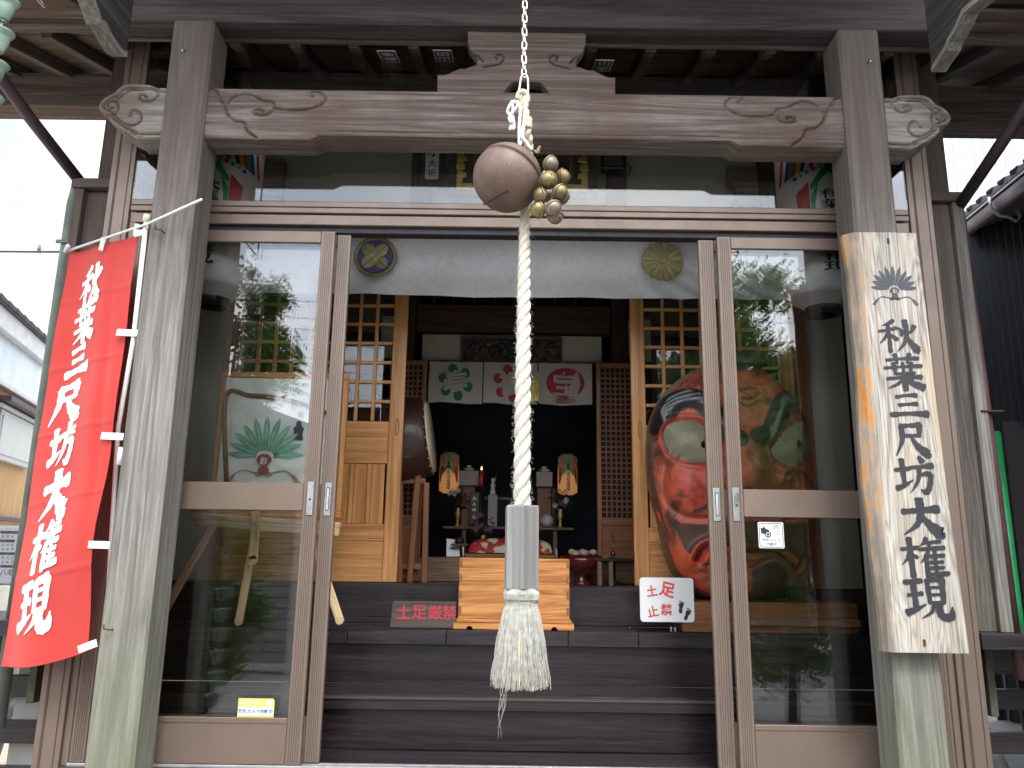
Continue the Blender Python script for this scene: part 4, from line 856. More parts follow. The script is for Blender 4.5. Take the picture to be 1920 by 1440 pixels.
def fan(parent,cx,cz,s,y,mat,vein,gourd,glyph,ribbon,th=.0012,n=11,extra=True):
    """feather fan crest: n leaves, gourd grip with a mark, ribbon"""
    for k in range(n):
        a=R_(-86+172*k/(n-1)); L_=s*(.50 if abs(a)<.5 else .47 if abs(a)<1.1 else .43); w=s*.047; o=Vector((cx+math.sin(a)*s*.13,cz-s*.12+math.cos(a)*s*.10)); d=Vector((math.sin(a),math.cos(a))); q=Vector((d.y,-d.x)); pts=[]
        for t,ww in ((0,.25),(.2,.6),(.45,.95),(.65,1.),(.82,.7),(.94,.3),(1,0)): pts.append(o+d*L_*t+q*w*ww*(1.))
        for t,ww in ((.94,.3),(.82,.7),(.65,1.),(.45,.95),(.2,.6),(0,.25)): pts.append(o+d*L_*t-q*w*ww)
        yy=y-.0003*(5-abs(k-5)); lf=prism('leaf',[(p.x,p.y) for p in pts],yy-th,yy,mat,parent,0)
        if vein: tube('leaf_vein',[(o.x+d.x*L_*.05,yy-th-.0002,o.y+d.y*L_*.05),(o.x+d.x*L_*.95,yy-th-.0002,o.y+d.y*L_*.95)],s*.0045 if extra else .0012,vein,lf,5)
    gp=[(0,.02),(.05,.015),(.10,-.03),(.105,-.08),(.06,-.13),(.045,-.16),(.075,-.21),(.07,-.25),(.03,-.27)]; g_=[(cx+a*s,cz+(b-.10)*s) for a,b in gp]+[(cx-a*s,cz+(b-.10)*s) for a,b in gp[::-1][:-1]]
    gd=prism('gourd_grip',g_,y-th*2.2-.002,y,gourd,parent,0)
    text('crest_mark','お',cx,cz-s*.18,y-th*2.2-.0025,s*.11,glyph,parent,.03)
    for sg in (-1,1):
        c=[(0,-.37),(.07,-.345),(.12,-.37),(.08,-.40),(.02,-.375),(.10,-.36),(.20,-.335),(.32,-.32),(.42,-.38),(.47,-.43)]
        tube('ribbon',[(cx+sg*a*s,y-th,cz+b*s) for a,b in [tuple(q) for q in cat(c,4)]],s*.008,ribbon,parent,5)
        if extra: prism('ribbon_tassel',[(cx+sg*.44*s,cz-.37*s),(cx+sg*.56*s,cz-.50*s),(cx+sg*.50*s,cz-.54*s),(cx+sg*.41*s,cz-.40*s)],y-.0015,y,ribbon,parent,0)
c=at(1676,533,3.5555); fan(NB,c.x,c.z,.200,c.y,'grey_ink',None,'grey_ink','signboard_wood','grey_ink',.0008)
for px,py in ((1665,452),(1733,1205)): a=at(px,py,3.556); box('nail_slot',a.x-.005,a.x+.005,3.551,3.556,a.z-.014,a.z+.014,'rust_metal',NB,.001,g='z')
# ---------------------------------------------------------------- red banner and its pole
BN=thing('red_banner','tall red banner with white brushed characters hanging left of the pillar','banner',(-2.15,3.8,.85))
YL,YR=3.92,3.68
TL=at(131,474,YL); TR=at(258,440,YR); BL=at(-6,1250,YL); BR=at(163,1222,YR)
def bmap(u,v,lift=0):
    left=TL.lerp(BL,v); right=TR.lerp(BR,v); bulge=-.027*math.sin(math.pi*min(1,max(0,(v-.55)/.45)))**2*(1 if v>.55 else 0)
    right=right+Vector((bulge,0,0)); p=left.lerp(right,u)
    sag=-.035*math.sin(math.pi*u)*v**4
    y=.024*math.sin(u*4.2+v*2.5)*(.3+v)+.010*math.sin(u*9-v*5)+.005*math.sin(v*21+u*2)
    for vf in (.135,.31,.475,.64,.81): y-=.004*math.exp(-((v-vf)/.006)**2)
    y+=.016*math.exp(-((u-.85-.3*(v-.5))/.06)**2)*math.exp(-((v-.45)/.3)**2)
    return Vector((p.x,p.y+y-lift,p.z+sag+.012*math.sin(u*3)*v))
nu,nv=36,260; vs=[bmap(i/nu,j/nv) for j in range(nv+1) for i in range(nu+1)]; fs=[(j*(nu+1)+i,j*(nu+1)+i+1,(j+1)*(nu+1)+i+1,(j+1)*(nu+1)+i) for j in range(nv) for i in range(nu)]
mesh('cloth',vs,[f[::-1] for f in fs],'red_banner',BN,smooth=True,center=(-2.1,3.8,1.75))
tube('hem',[tuple(bmap(1,t)) for t in np.linspace(0,1,60)],.0026,'red_banner',BN,5); tube('hem',[tuple(bmap(t,1)) for t in np.linspace(0,1,30)],.003,'red_banner',BN,5)
BW=(TR-TL).length; BH=(TL-BL).length
# characters down the cloth: centre across, centre down, width, height in metres
for ch,u,v,w,h in [('秋',.41,.105,.163,.230),('葉',.395,.198,.160,.225),('三',.365,.298,.180,.175),('尺',.31,.402,.218,.205),('坊',.355,.506,.165,.215),('大',.375,.624,.180,.235),('権',.39,.745,.190,.235),('現',.37,.872,.212,.245)]:
    vs=[];fs=[]
    glyph_geo(ch,lambda a,b,l,u=u,v=v:bmap(u+a*w*1.06/BW,v-b*h*1.04/BH-a*.012,l+.0015),1.5,vs,fs,skew=-.03); mesh('character',vs,[f[::-1] for f in fs],'red_cloth_char',BN,center=tuple(bmap(u,v)))
def strapg(name,a,b,w,parent):
    a=Vector(a);b=Vector(b); d=(b-a).normalized(); n_=Vector((-d.z,0,d.x)).normalized()*w/2; o=Vector((0,-.004,0)); v=[a+n_+o,a-n_+o,b-n_+o,b+n_+o,a+n_,a-n_,b-n_,b+n_]
    mesh(name,v,[(0,1,2,3),(4,7,6,5),(0,4,5,1),(1,5,6,2),(2,6,7,3),(3,7,4,0)],'strap',parent,center=tuple((a+b)/2))
for (x0,y0),(x1,y1) in (((219,623),(258,625)),((190,817),(232,819)),((166,1021),(206,1022)),((147,1218),(182,1205))): strapg('side_strap',at(x0,y0,3.67),at(x1,y1,3.64),.034,BN)
strapg('top_strap',at(189,470,3.78),at(195,446,3.76),.024,BN); strapg('top_strap',at(254,442,3.655),at(258,420,3.645),.024,BN)
strapg('top_strap',at(252,440,3.655),at(276,433,3.63),.030,BN)
BP=thing('banner_pole','slim white banner pole with a slanting top arm beside the left pillar','pole',(-1.9,3.66,0))
tube('pole',[(-1.84,3.90,0),(-1.85,3.90,.6),at(203,1110,3.90),at(222,800,3.76),at(250,640,3.66),at(275,410,3.63)],.0115,'white_plastic',BP,12)
tube('arm',[tuple(at(122,472,3.93)),tuple(at(276,420,3.605)),tuple(at(378,374,3.40))],.0065,'white_plastic',BP,10)
a=at(275,408,3.63); lathe('cap',[(0,-.024),(.016,-.024),(.0175,.0),(.016,.014),(0,.017)],'cream_cap',BP,T(*a),16); a=at(128,470,3.92); tube('arm_tip',[tuple(a+Vector((-.014,0,-.005))),tuple(a+Vector((.026,-.05,.009)))],.011,'white_plastic',BP,10)
a=at(224,872,3.675); tube('joint',[tuple(a),tuple(a+Vector((.001,0,.085)))],.0145,'white_plastic',BP,12)
# rain chain of patinated cups at the far left eave
RC=thing('rain_chain','green patinated copper cup rain chain hanging from the eave gutter, top left','rain chain',(-1.925,2.556,0))
cupp=[(.010,-.050),(.016,-.052),(.022,-.045),(.030,-.02),(.036,.0),(.037,.004),(.037,.010),(.040,.014),(.047,.030),(.052,.036),(.050,.036),(.044,.029),(.036,.012),(.030,-.01),(.02,-.04),(.010,-.046)]
z=3.38; i=0; rx=-1.945
tube('gutter_hook',[(rx,2.74,4.2),(rx,2.556,3.60),(rx-.02,2.80,3.58),(rx+.02,2.556,3.53)],.006,'steel',RC,8); tube('gutter_rod',[(rx+.04,2.556,4.2),(rx+.04,2.556,3.52)],.006,'pipe_dark',RC,8)
while z>.2:
    cup=lathe('cup',[(r*.95,h*1.0) for r,h in cupp],'copper_patina',RC,T(rx,2.556,z),24); 
    for k in range(3): a=k*2.09+.5; tube('cup_rivet',[(rx+.035*math.cos(a),2.556+.035*math.sin(a),z+.007),(rx+.038*math.cos(a),2.556+.038*math.sin(a),z+.007)],.003,'dark_bronze',cup,6)
    tube('chain_link',[(rx,2.556,z+.03),(rx,2.556,z+.075)],.004,'copper_patina',RC,6); z-=.135; i+=1
# ---------------------------------------------------------------- hanging curtain with two crests
CU=thing('white_curtain','short white satin curtain with faint scroll pattern hanging behind the open doorway','curtain',(.06,4.6,2.95))
def cmap(u,v,Y=4.62):
    x=-1.80+u*3.72; top=3.345; bot=2.968-.008*math.sin(math.pi*min(1,max(0,(x+1.03)/2.1)))
    bot+=.002*math.sin(x*6); z=top+(bot-top)*v; y=.004*math.sin(x*5+v*2)*v+.005*math.sin(x*14+v*5)*(.3+v)+.010*math.sin((x*1.2+(1-v)*.8)*26)*max(0,min(1,(x-.6)*1.6))*v+.012*math.sin((x-(1-v)*.5)*22)*max(0,min(1,(-.5-x)*3))*.4
    return (x,Y+y,z)
nu,nv=240,36; vs=[cmap(i/nu,j/nv) for j in range(nv+1) for i in range(nu+1)]; fs=[((j+1)*(nu+1)+i,(j+1)*(nu+1)+i+1,j*(nu+1)+i+1,j*(nu+1)+i) for j in range(nv) for i in range(nu)]
mesh('curtain_cloth',vs,fs,'white_satin',CU,smooth=True,center=(0,4.62,3.1))
tube('curtain_hem',[cmap(t,1) for t in np.linspace(0,1,200)],.003,'white_satin',CU,5); tube('curtain_rod',[(-1.9,4.64,3.35),(2.0,4.64,3.35)],.012,'inner_wood',CU,8)
def disc(name,c,r,y0,y1,mat,parent,n=48,prof=None):
    return lathe(name,[(0,0),(r,0),(r,y1-y0),(0,y1-y0)],mat,parent,Matrix.Translation((c[0],y1,c[1]))@Matrix.Rotation(R_(90),4,'X'),n,smooth=False)
c=at(703,480,4.55); L_=thing('feather_crest','round crest of crossed feathers on purple in a gold ring, left on the curtain','crest',tuple(c))
lathe('gold_ring',[(.096,0),(.096,.008),(.104,.013),(.115,.012),(.118,.004),(.118,0)],'old_gold',L_,Matrix.Translation((c.x,4.565,c.z))@Matrix.Rotation(R_(90),4,'X'),64)
disc('purple_disc',(c.x,c.z),.097,4.558,4.565,'purple_enamel',L_)
for sg in (1,-1):
    a=R_(45*sg); d=Vector((math.sin(a),math.cos(a))); q=Vector((d.y,-d.x)); o=Vector((c.x,c.z)); w=.036; pts=[]
    for t in np.linspace(-1,1,25):
        ww=w*(1-.55*(abs(t)**8))*( .72+.28*math.cos(t*math.pi*2) if abs(t)<.5 else 1)+.002; ww=w*(1-abs(t)**6*.7)*(.74 if abs(t)<.22 else .74+.26*min(1,(abs(t)-.22)/.3)); pts.append((o+d*.088*t+q*ww))
    for t in np.linspace(1,-1,25):
        ww=w*(1-abs(t)**6*.7)*(.74 if abs(t)<.22 else .74+.26*min(1,(abs(t)-.22)/.3)); pts.append((o+d*.088*t-q*ww))
    yb=4.556-.004*(sg>0); f=prism('feather',[(p.x,p.y) for p in pts],yb-.004,yb,'old_gold',L_,.001)
    tube('quill',[(o.x-d.x*.084,yb-.0048,o.y-d.y*.084),(o.x+d.x*.084,yb-.0048,o.y+d.y*.084)],.0013,'groove_line',f,5)
    for i in range(-6,7):
        if i==0: continue
        b=o+d*.0125*i
        for s2 in (-1,1):
            e=b+q*s2*.028-d*.012*(1 if i>0 else 1); tube('barb',[(b.x,yb-.0044,b.y),(e.x,yb-.0044,e.y)],.0008,'groove_line',f,4)
L_.scale=(1.14,1,1.14)
c=at(1243,488,4.55); Kk=thing('chrysanthemum_crest','round gold sixteen petal chrysanthemum crest, upper right of the curtain','crest',tuple(c))
for i in range(16):
    a0=2*math.pi*i/16; a1=a0+2*math.pi/16; pts=[(c.x+.014*math.cos(a0),c.z+.014*math.sin(a0))]
    for t in np.linspace(0,1,7): a=a0+(a1-a0)*(.02+.96*t); r=.112+.009*math.sin(math.pi*t)**.6; pts.append((c.x+r*math.cos(a),c.z+r*math.sin(a)))
    pts.append((c.x+.014*math.cos(a1),c.z+.014*math.sin(a1))); prism('petal',pts,4.553,4.563,'old_gold',Kk,.0012)
disc('petal_backing',(c.x,c.z),.108,4.5635,4.569,'groove_line',Kk); disc('centre_boss',(c.x,c.z),.018,4.546,4.5525,'old_gold',Kk,24)
Kk.scale=(1.1,1,1.1)
# ---------------------------------------------------------------- lanterns of the vestibule
def big_lantern(cx,cy,ztop,zbot,label):
    T_=thing('paper_lantern',label,'lantern',(cx,cy,zbot)); R=.215; n=46; pf=[(.10,0)]
    for i in range(n*2+1):
        t=i/(n*2); r=R*(.80+.20*min(1,(t/.10))**.5) if t<.10 else R; r=R*(.80+.20*min(1,((1-t)/.10))**.5) if t>.9 else r; pf.append((r+(.0018 if i%2 else -.0012),.05+t*(ztop-zbot-.10)))
    pf.append((.10,ztop-zbot)); lathe('paper_shade',pf,'paper_white',T_,T(cx,cy,zbot),56)
    lathe('bottom_ring',[(.075,-.045),(.098,-.045),(.10,.004),(.098,.03),(.08,.03),(.075,0)],'black_paint',T_,T(cx,cy,zbot),36); lathe('top_ring',[(.075,.0),(.10,.0),(.10,.05),(.075,.05)],'black_paint',T_,T(cx,cy,ztop-.01),36)
    zc=ztop-.32; RR=R+.0045
    def cyl(x0,z0):
        return lambda u,v,l,W_=1,H_=1: (cx+(RR+l)*math.sin(u),cy-(RR+l)*math.cos(u),z0+v)
    H0=ztop-zbot
    def patch(name,pts,mat,l):   # pts in (angle offset metres, z)
        k=max(3,len(pts)); vs=[];
        ang0=math.atan2(0-cx,cy)  # faces the street
        c_=(sum(p[0] for p in pts)/k,sum(p[1] for p in pts)/k)
        for p in [c_]+list(pts): a=p[0]/RR; vs.append((cx+(RR+l)*math.sin(a),cy-(RR+l)*math.cos(a),p[1]))
        mesh(name,vs,[(0,i+1,(i+1)%k+1) for i in range(k)],mat,T_,center=(cx,cy,zc))
    # painted top: green cord, red and blue fans, yellow blossoms
    zt=ztop-.13
    patch('painted_cord',[(-.03,zt),(.03,zt),(.022,zt-.22),(-.022,zt-.22)],'lantern_green',.0010)
    for sg in (-1,1):
        cols=['lantern_red','paper_white','lantern_blue','lantern_yellow','lantern_red','lantern_green','lantern_blue','paper_white','lantern_red']
        for i,cc in enumerate(cols): 
            a0=.04+i*.026; patch('painted_fan',[(sg*a0,zt-.02-i*.004),(sg*(a0+.024),zt-.02-i*.004),(sg*(a0+.075),zt-.21-i*.008),(sg*(a0+.045),zt-.22-i*.006)],cc,.0006+.00015*i)
        patch('painted_ribbon',[(sg*.0,zt-.20),(sg*.05,zt-.24),(sg*.11,zt-.33),(sg*.10,zt-.36),(sg*.04,zt-.29),(sg*.0,zt-.25)],'lantern_green',.0022)
        patch('painted_ribbon',[(sg*.06,zt-.30),(sg*.11,zt-.40),(sg*.10,zt-.60),(sg*.085,zt-.60),(sg*.085,zt-.42)],'lantern_green' ,.0021)
        patch('painted_edge',[(sg*.115,zt-.30),(sg*.19,zt-.36),(sg*.17,zt-.64),(sg*.11,zt-.62)],'lantern_red',.0014)
        for i in range(5): b=(sg*(.05+.035*i),zt-.215-.012*i); patch('painted_blossom',[(b[0]+.014*math.cos(q),b[1]+.014*math.sin(q)) for q in np.linspace(0,2*math.pi,8,endpoint=False)],['lantern_yellow','lantern_red','lantern_green','lantern_yellow','lantern_blue'][i],.0026)
    zz0=3.415
    for i,ch in enumerate('秋葉三尺坊大権現'):
        vs=[];fs=[]; z0=zz0-i*.0625
        glyph_geo(ch,lambda u,v,l,z0=z0:(cx+(RR+l)*math.sin(u*.125/RR-.0),cy-(RR+l)*math.cos(u*.125/RR-.0),z0+v*.060),1.15,vs,fs); mesh('character',vs,[f[::-1] for f in fs],'ink',T_,center=(cx,cy,z0))
    tube('hanging_cord',[(cx,cy,ztop+.04),(cx,cy,4.2)],.005,'dark_bronze',T_,6)
big_lantern(1.80,4.27,3.93,2.80,'tall white paper lantern with painted top and black characters, partly behind the right pillar'); big_lantern(-1.745,4.27,3.93,2.80,'tall white paper lantern with painted top, partly behind the left pillar')
# gold framed plaque over the doors, small sign, speaker
G=thing('gold_framed_plaque','dark plaque in an ornate gold frame above the hall doors, behind the bell','plaque',(.05,4.9,3.75))
box('plaque_board',-.46,.56,4.86,4.90,3.76,4.25,'sign_dark',G); 
for a,b,c_,d in ((-.40,.50,3.80,3.845),(-.40,.50,4.19,4.235)): box('gold_frame',a,b,4.835,4.858,c_,d,'gold',G,.004)
for a in (-.40,.455): box('gold_frame',a,a+.045,4.835,4.858,3.846,4.189,'gold',G,.004,g='z')
for a in (-.285,.375): box('gold_bar',a,a+.012,4.846,4.858,3.90,4.14,'gold',G,.002,g='z'); box('gold_bar',a+.018,a+.026,4.846,4.858,3.90,4.14,'gold',G,.002,g='z')
for sg in (-1,1):
    for k in range(5): x=.05+sg*(.41+.012*(k%2)); z=3.88+k*.062; box('gold_ornament',x-.03,x+.03,4.825,4.834,z,z+.04,'gold',G,.004)
text('gold_lettering','大権現',.05,4.02,4.857,.13,'gold',G,.01)
s=thing('wooden_name_plate','small white plate lettered in black on a brown backing, left of the gold plaque','sign',(-.58,4.95,3.9)); box('backing',-.665,-.50,4.965,4.985,3.87,4.3,'sign_dark',s); box('plate',-.63,-.535,4.955,4.964,3.93,4.3,'sign_white',s,g='z')
for i,ch in enumerate('火防大祈'): text('lettering',ch,-.583,4.20-i*.075,4.9535,.06,'ink',s,.01)
s=thing('speaker_box','small dark box with a loop of cable on the right post above the doors','speaker',(.68,4.9,4.0)); box('casing',.60,.76,4.86,4.95,3.98,4.22,'black_paint',s,.01); box('speaker_grille',.615,.745,4.853,4.859,4.0,4.2,'sign_dark',s); tube('cable',[(.76,4.9,4.05),(.80,4.88,4.0),(.79,4.87,3.94),(.74,4.87,3.93),(.72,4.89,3.98)],.005,'cable',s,6)
# paper slips pasted on the soffit
for k,(x,y) in enumerate(((729,105),(832,104),(1130,122))):
    Y=4.1; p=at(x,y,Y)
    for _ in range(40): Y=3.75+(p.z-4.17-.03)/sl; Y=max(3.9,min(4.45,Y)); p=at(x,y,.5*Y+.5*p.y)
    lab=['leftmost paper slip with dark characters pasted on the porch ceiling','paper slip nearest the carved strut on the left, pasted on the porch ceiling','single paper slip pasted on the porch ceiling right of the strut'][k]
    R0=Matrix.Translation((p.x,p.y,p.z-.004))@Matrix.Rotation(R_(18.5),4,'X')
    s=thing('paper_slip',lab,'paper slip',tuple(p),'paper slips pasted on the porch ceiling'); w,h=.052,.105
    for a0,a1,b0,b1 in ((-w,w,h-.005,h),(-w,w,-h,-h+.005),(-w,-w+.005,-h+.006,h-.006),(w-.005,w,-h+.006,h-.006)): put(boxmesh(a1-a0,b1-b0,.002,0),'border','label_white',s,R0@T((a0+a1)/2,(b0+b1)/2,0))
    put(boxmesh(w*1.6,h*1.7,.001,0),'slip','sign_dark',s,R0)
    for j,ch in enumerate(('福寿','山田','大川')[k]):
        vs,fs,tw,th=text_geo(ch,.02); q=.07/th; mesh('lettering',[R0@Vector((a*q,b*q+(.045-.09*j),-.0015)) for a,b in vs],[f[::-1] for f in fs],'label_white',s)
# ---------------------------------------------------------------- red carved mask
def pip(px,py,poly):
    ins=np.zeros(px.shape,bool); n=len(poly)
    for i in range(n):
        x1,y1=poly[i]; x2,y2=poly[(i+1)%n]
        c=((y1>py)!=(y2>py))&(px<(x2-x1)*(py-y1)/((y2-y1)+1e-9)+x1); ins^=c
    return ins
def mask_mat():
    m,n,p,o=newmat('mask_paint'); at_=N(n,'ShaderNodeAttribute',attribute_name='paint'); v=objvec(n,rand=False)
    f=noise(n,v,5,7,.68,.5); w=ramp(n,f,[(.48,(0,)*3),(.60,(1,)*3)]); f2=noise(n,v,38,5,.75); sp=ramp(n,f2,[(.60,(0,)*3),(.68,(1,)*3)])
    c=mixc(n,math_(n,'MULTIPLY',w,at_.outputs['Alpha'],clamp=True),at_.outputs['Color'],(.030,.022,.018))
    c=mixc(n,math_(n,'MULTIPLY',sp,.45),c,(.16,.06,.035)); g=ramp(n,noise(n,v,2.3,3),[(.35,(.72,)*3),(.65,(1.12,)*3)]); c=mixc(n,1.,c,g,'MULTIPLY')
    L(n,c,p.inputs['Base Color']); L(n,ramp(n,f,[(.3,(.40,)*3),(.7,(.62,)*3)]),p.inputs['Roughness']); p.inputs['Coat Weight'].default_value=.10; bump(n,p,f2,.5,.004)
mask_mat()
def make_mask():
    out=[(590,60),(520,72),(430,92),(330,125),(235,190),(155,280),(105,380),(84,480),(80,620),(92,780),(120,900),(148,1000),(165,1080),(190,1180),(228,1270),(295,1340),(380,1388),(480,1402),(600,1400),(710,1385),(800,1345),(880,1270),(932,1170),(962,1050),(974,900),(970,750),(952,600),(926,480),(890,380),(850,285),(785,195),(705,125),(645,80)]
    o=[np.array(q,float) for q in cat(out,8,closed=True)]; n=len(o); nr=170; c=np.array([530.,720.])
    d=np.array(o); r=np.sin(np.linspace(0,1,nr)*math.pi/2)**1.05; P=c+(d[:,None,:]-c)*r[None,:,None]; X,Y=P[...,0],P[...,1]; rho=np.repeat(r[None,:],n,0)
    h=.27*np.sqrt(np.clip(1-rho**2.6,0,1))
    g=lambda x,y,sx,sy: np.exp(-(((X-x)/sx)**2+((Y-y)/sy)**2))
    sd=lambda pts: seg_dist(X,Y,[tuple(a) for a in cat(pts,5)])
    browL=[(128,470),(150,400),(200,340),(265,325),(330,355),(385,430),(440,520),(480,560)]; browR=[(912,440),(905,370),(860,325),(800,325),(745,370),(710,450),(670,530),(610,555)]
    bl,br=sd(browL),sd(browR); h+=.055*np.exp(-(bl/48)**2)+.055*np.exp(-(br/48)**2)
    eyeL=[(143,500),(200,462),(290,466),(350,510),(400,600),(418,680),(360,690),(270,680),(190,650),(152,590)]; eyeR=[(668,630),(700,570),(760,500),(830,452),(895,452),(922,520),(920,600),(880,665),(800,692),(730,690)]
    for e in (eyeL,eyeR):
        E_=[tuple(a) for a in cat(e,6,closed=True)]; i_=pip(X,Y,E_); de=seg_dist(X,Y,E_+[E_[0]]); h+=np.where(i_,.045*np.clip(de/75,0,1)**.6-.004,-.012*np.exp(-(de/22)**2)); h+=np.where(i_,0,.018*np.exp(-((de-26)/14)**2))
        if e is eyeL: iL,dL=i_,de
        else: iR,dR=i_,de
    h+=.15*g(560,730,95,120)+.05*g(560,610,60,90); h+=.07*g(420,790,60,55)+.075*g(735,770,62,50)
    h+=.065*g(235,830,115,130)+.06*g(850,840,90,110)
    ck=sd([(150,700),(140,800),(165,900),(230,965),(330,985),(420,970)]); ckr=sd([(950,740),(965,830),(930,920),(860,970),(760,985)]); h-=.03*np.exp(-(ck/16)**2)+.03*np.exp(-(ckr/16)**2)
    mo=sd([(315,1195),(345,1140),(420,1110),(500,1130),(560,1150),(640,1145),(720,1160),(780,1200),(825,1235),(850,1200)]); h-=.03*np.exp(-(mo/13)**2); h+=.03*np.exp(-((mo-36)/20)**2)
    lip=sd([(300,1235),(400,1215),(500,1225),(590,1235),(650,1190),(730,1195),(800,1260),(840,1270)]); h-=.018*np.exp(-(lip/9)**2)
    h+=.05*g(560,1320,150,55); h-=.03*g(320,1090,70,90)+.03*g(780,1080,60,80)
    for ln in ([(540,330),(585,330),(632,295)],[(530,350),(565,375),(640,335)],[(530,285),(570,270),(620,262)]): h-=.012*np.exp(-(sd(ln)/7)**2)
    for pu in ((330,597),(828,583)): h-=.05*np.exp(-(np.hypot(X-pu[0],Y-pu[1])/15)**4)
    # paint
    C=np.zeros(X.shape+(4,)); C[...]=(.52,.110,.045,.85)
    def fill(msk,col,k=None):
        k=np.clip(msk.astype(float) if k is None else k*msk,0,1)[...,None]; C[:]=C*(1-k)+np.array(col)*k
    fill(Y>0,(.60,.095,.035,.25),np.clip(g(220,1230,150,120)+g(200,760,90,90)+g(900,1150,70,170),0,1))
    fill(Y>0,(.34,.16,.06,.35),np.clip(g(600,650,60,100)*.9+g(600,440,80,60)*.35+g(640,1180,120,50)*.35,0,1))
    fill(Y>0,(.60,.07,.035,1.),np.clip(g(285,830,95,130)*1.3,0,1)*.9)
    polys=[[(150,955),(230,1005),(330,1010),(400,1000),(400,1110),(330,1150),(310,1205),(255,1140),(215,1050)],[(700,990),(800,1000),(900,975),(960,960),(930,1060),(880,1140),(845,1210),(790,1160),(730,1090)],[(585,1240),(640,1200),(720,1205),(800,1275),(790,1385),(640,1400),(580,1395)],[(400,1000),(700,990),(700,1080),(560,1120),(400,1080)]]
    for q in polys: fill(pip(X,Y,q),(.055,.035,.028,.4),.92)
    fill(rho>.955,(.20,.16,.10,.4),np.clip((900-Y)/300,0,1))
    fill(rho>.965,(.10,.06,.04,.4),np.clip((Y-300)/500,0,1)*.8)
    for b in (bl,br): fill(b<60,(.012,.012,.016,0.))
    for b,lo in ((browL,-1),(browR,1)):
        q=cat(b,5)
        for k in range(2,len(q)-4,1):
            p0=q[k]; a=np.array([p0[0]+lo*6,p0[1]-46]); e=np.array([p0[0]-lo*2,p0[1]+18]); dd=seg_dist(X,Y,[tuple(a),tuple(e)]); fill(dd<3.4,(.24,.25,.24,0),.9)
    
    for i_,de in ((iL,dL),(iR,dR)):
        fill((~i_)&(de<24),(.52,.06,.03,.1)); fill(i_,(.27,.245,.15,0)); fill(i_,(.36,.33,.22,0),np.clip(np.sin(X*.02+Y*.05)*.5,0,1)); fill(i_&(de<9),(.34,.30,.20,0)); fill((~i_)&(de<7),(.10,.045,.03,0))
    for pu in ((330,597),(828,583)): fill(np.hypot(X-pu[0],Y-pu[1])<20,(.006,.006,.006,0))
    fill(sd([(720,800),(725,760),(760,735),(820,735),(870,765),(890,795)])<11,(.05,.06,.05,0)); fill(pip(X,Y,[(540,600),(640,600),(690,680),(700,800),(560,830)]),(.30,.14,.06,.5),.55)
    for ln,wd in (([(540,330),(585,330),(632,295)],6),([(530,350),(565,375),(640,335)],6),([(530,285),(570,270),(620,262)],5),([(560,300),(600,340)],3)): fill(sd(ln)<wd,(.02,.015,.015,0))
    fill(mo<8,(.02,.015,.012,0)); fill((mo<40)&(mo>8)&(X<420),(.60,.05,.025,0)); fill(pip(X,Y,[(600,1180),(700,1150),(800,1215),(840,1260),(800,1255),(700,1200),(600,1225)]),(.33,.09,.04,.3),.8)
    fill((ck<5)|(ckr<5),(.45,.20,.15,0),.6); fill(lip<6,(.25,.17,.13,0),.7)
    # to world
    k=2.8806; o0=at(1200+530/k,640+720/k,4.72); vs=[]; X=(X-80)*1.045+64; 
    A=at(1200,640,4.72); 
    WX=np.zeros(X.shape); WZ=np.zeros(X.shape)
    x0=at(1200+80/k,640+720/k,4.72); x1=at(1200+970/k,640+720/k,4.72); t0=at(1200+530/k,640+60/k,4.72); t1=at(1200+530/k,640+1400/k,4.72)
    WX=x0.x+(X-80)*(x1.x-x0.x)/890+ (Y-720)*(t1.x-t0.x)/1340; WZ=t0.z+(Y-60)*(t1.z-t0.z)/1340
    WY=4.86-h+ (WZ-1.15)*.03
    vs=np.stack([WX-o0.x,WY-4.8,WZ-o0.z],-1).reshape(-1,3); fs=[]
    for i in range(n):
        j=(i+1)%n
        for q in range(nr-1): fs.append((i*nr+q,i*nr+q+1,j*nr+q+1,j*nr+q))
    b=len(vs); rimv=np.stack([WX[:,-1]-o0.x,np.full(n,4.93-4.8)+(WZ[:,-1]-1.15)*.03,WZ[:,-1]-o0.z],-1); vs=np.vstack([vs,rimv])
    for i in range(n): j=(i+1)%n; fs.append((i*nr+nr-1,b+i,b+j,j*nr+nr-1))
    fs.append([b+i for i in range(n)])
    T_=thing('tengu_mask','huge carved red mask with olive eyes and black brows behind the right doors','mask',(o0.x,4.8,1.14))
    me=bpy.data.meshes.new('mask_face'); me.from_pydata(vs.tolist(),[],fs); me.update(); col=np.vstack([C.reshape(-1,4),np.tile((.20,.12,.07,.4),(n,1))]).astype(np.float32)
    a=me.color_attributes.new('paint','FLOAT_COLOR','POINT'); a.data.foreach_set('color',col.ravel())
    bm=bmesh.new(); bm.from_mesh(me); bmesh.ops.remove_doubles(bm,verts=bm.verts[:],dist=.0003); bmesh.ops.recalc_face_normals(bm,faces=bm.faces[:]); bm.to_mesh(me); bm.free()
    put(me,'mask_face','mask_paint',T_,T(o0.x,4.8,o0.z),smooth=True)
    c_=at(1200+590/k,640+95/k,4.72); lathe('black_cap',[(.13,-.03),(.135,.0),(.12,.03),(.07,.06),(.0,.065)],'black_paint',T_,Matrix.Translation((c_.x-.0,4.74,c_.z-.01))@Matrix.Diagonal((1,.7,1,1)),8,smooth=False)
    for (x_,y_,s_) in ((98,470,1),(118,930,1)): e=at(1200+x_/k,640+y_/k,4.80); lathe('ear',[(0,-.06),(.02,-.05),(.026,0),(.018,.05),(0,.06)],'mask_red_edge',T_,T(e.x,4.84,e.z),12)
plain('mask_red_edge',(.42,.055,.03),.4,coat=.4,var=.4)
make_mask()
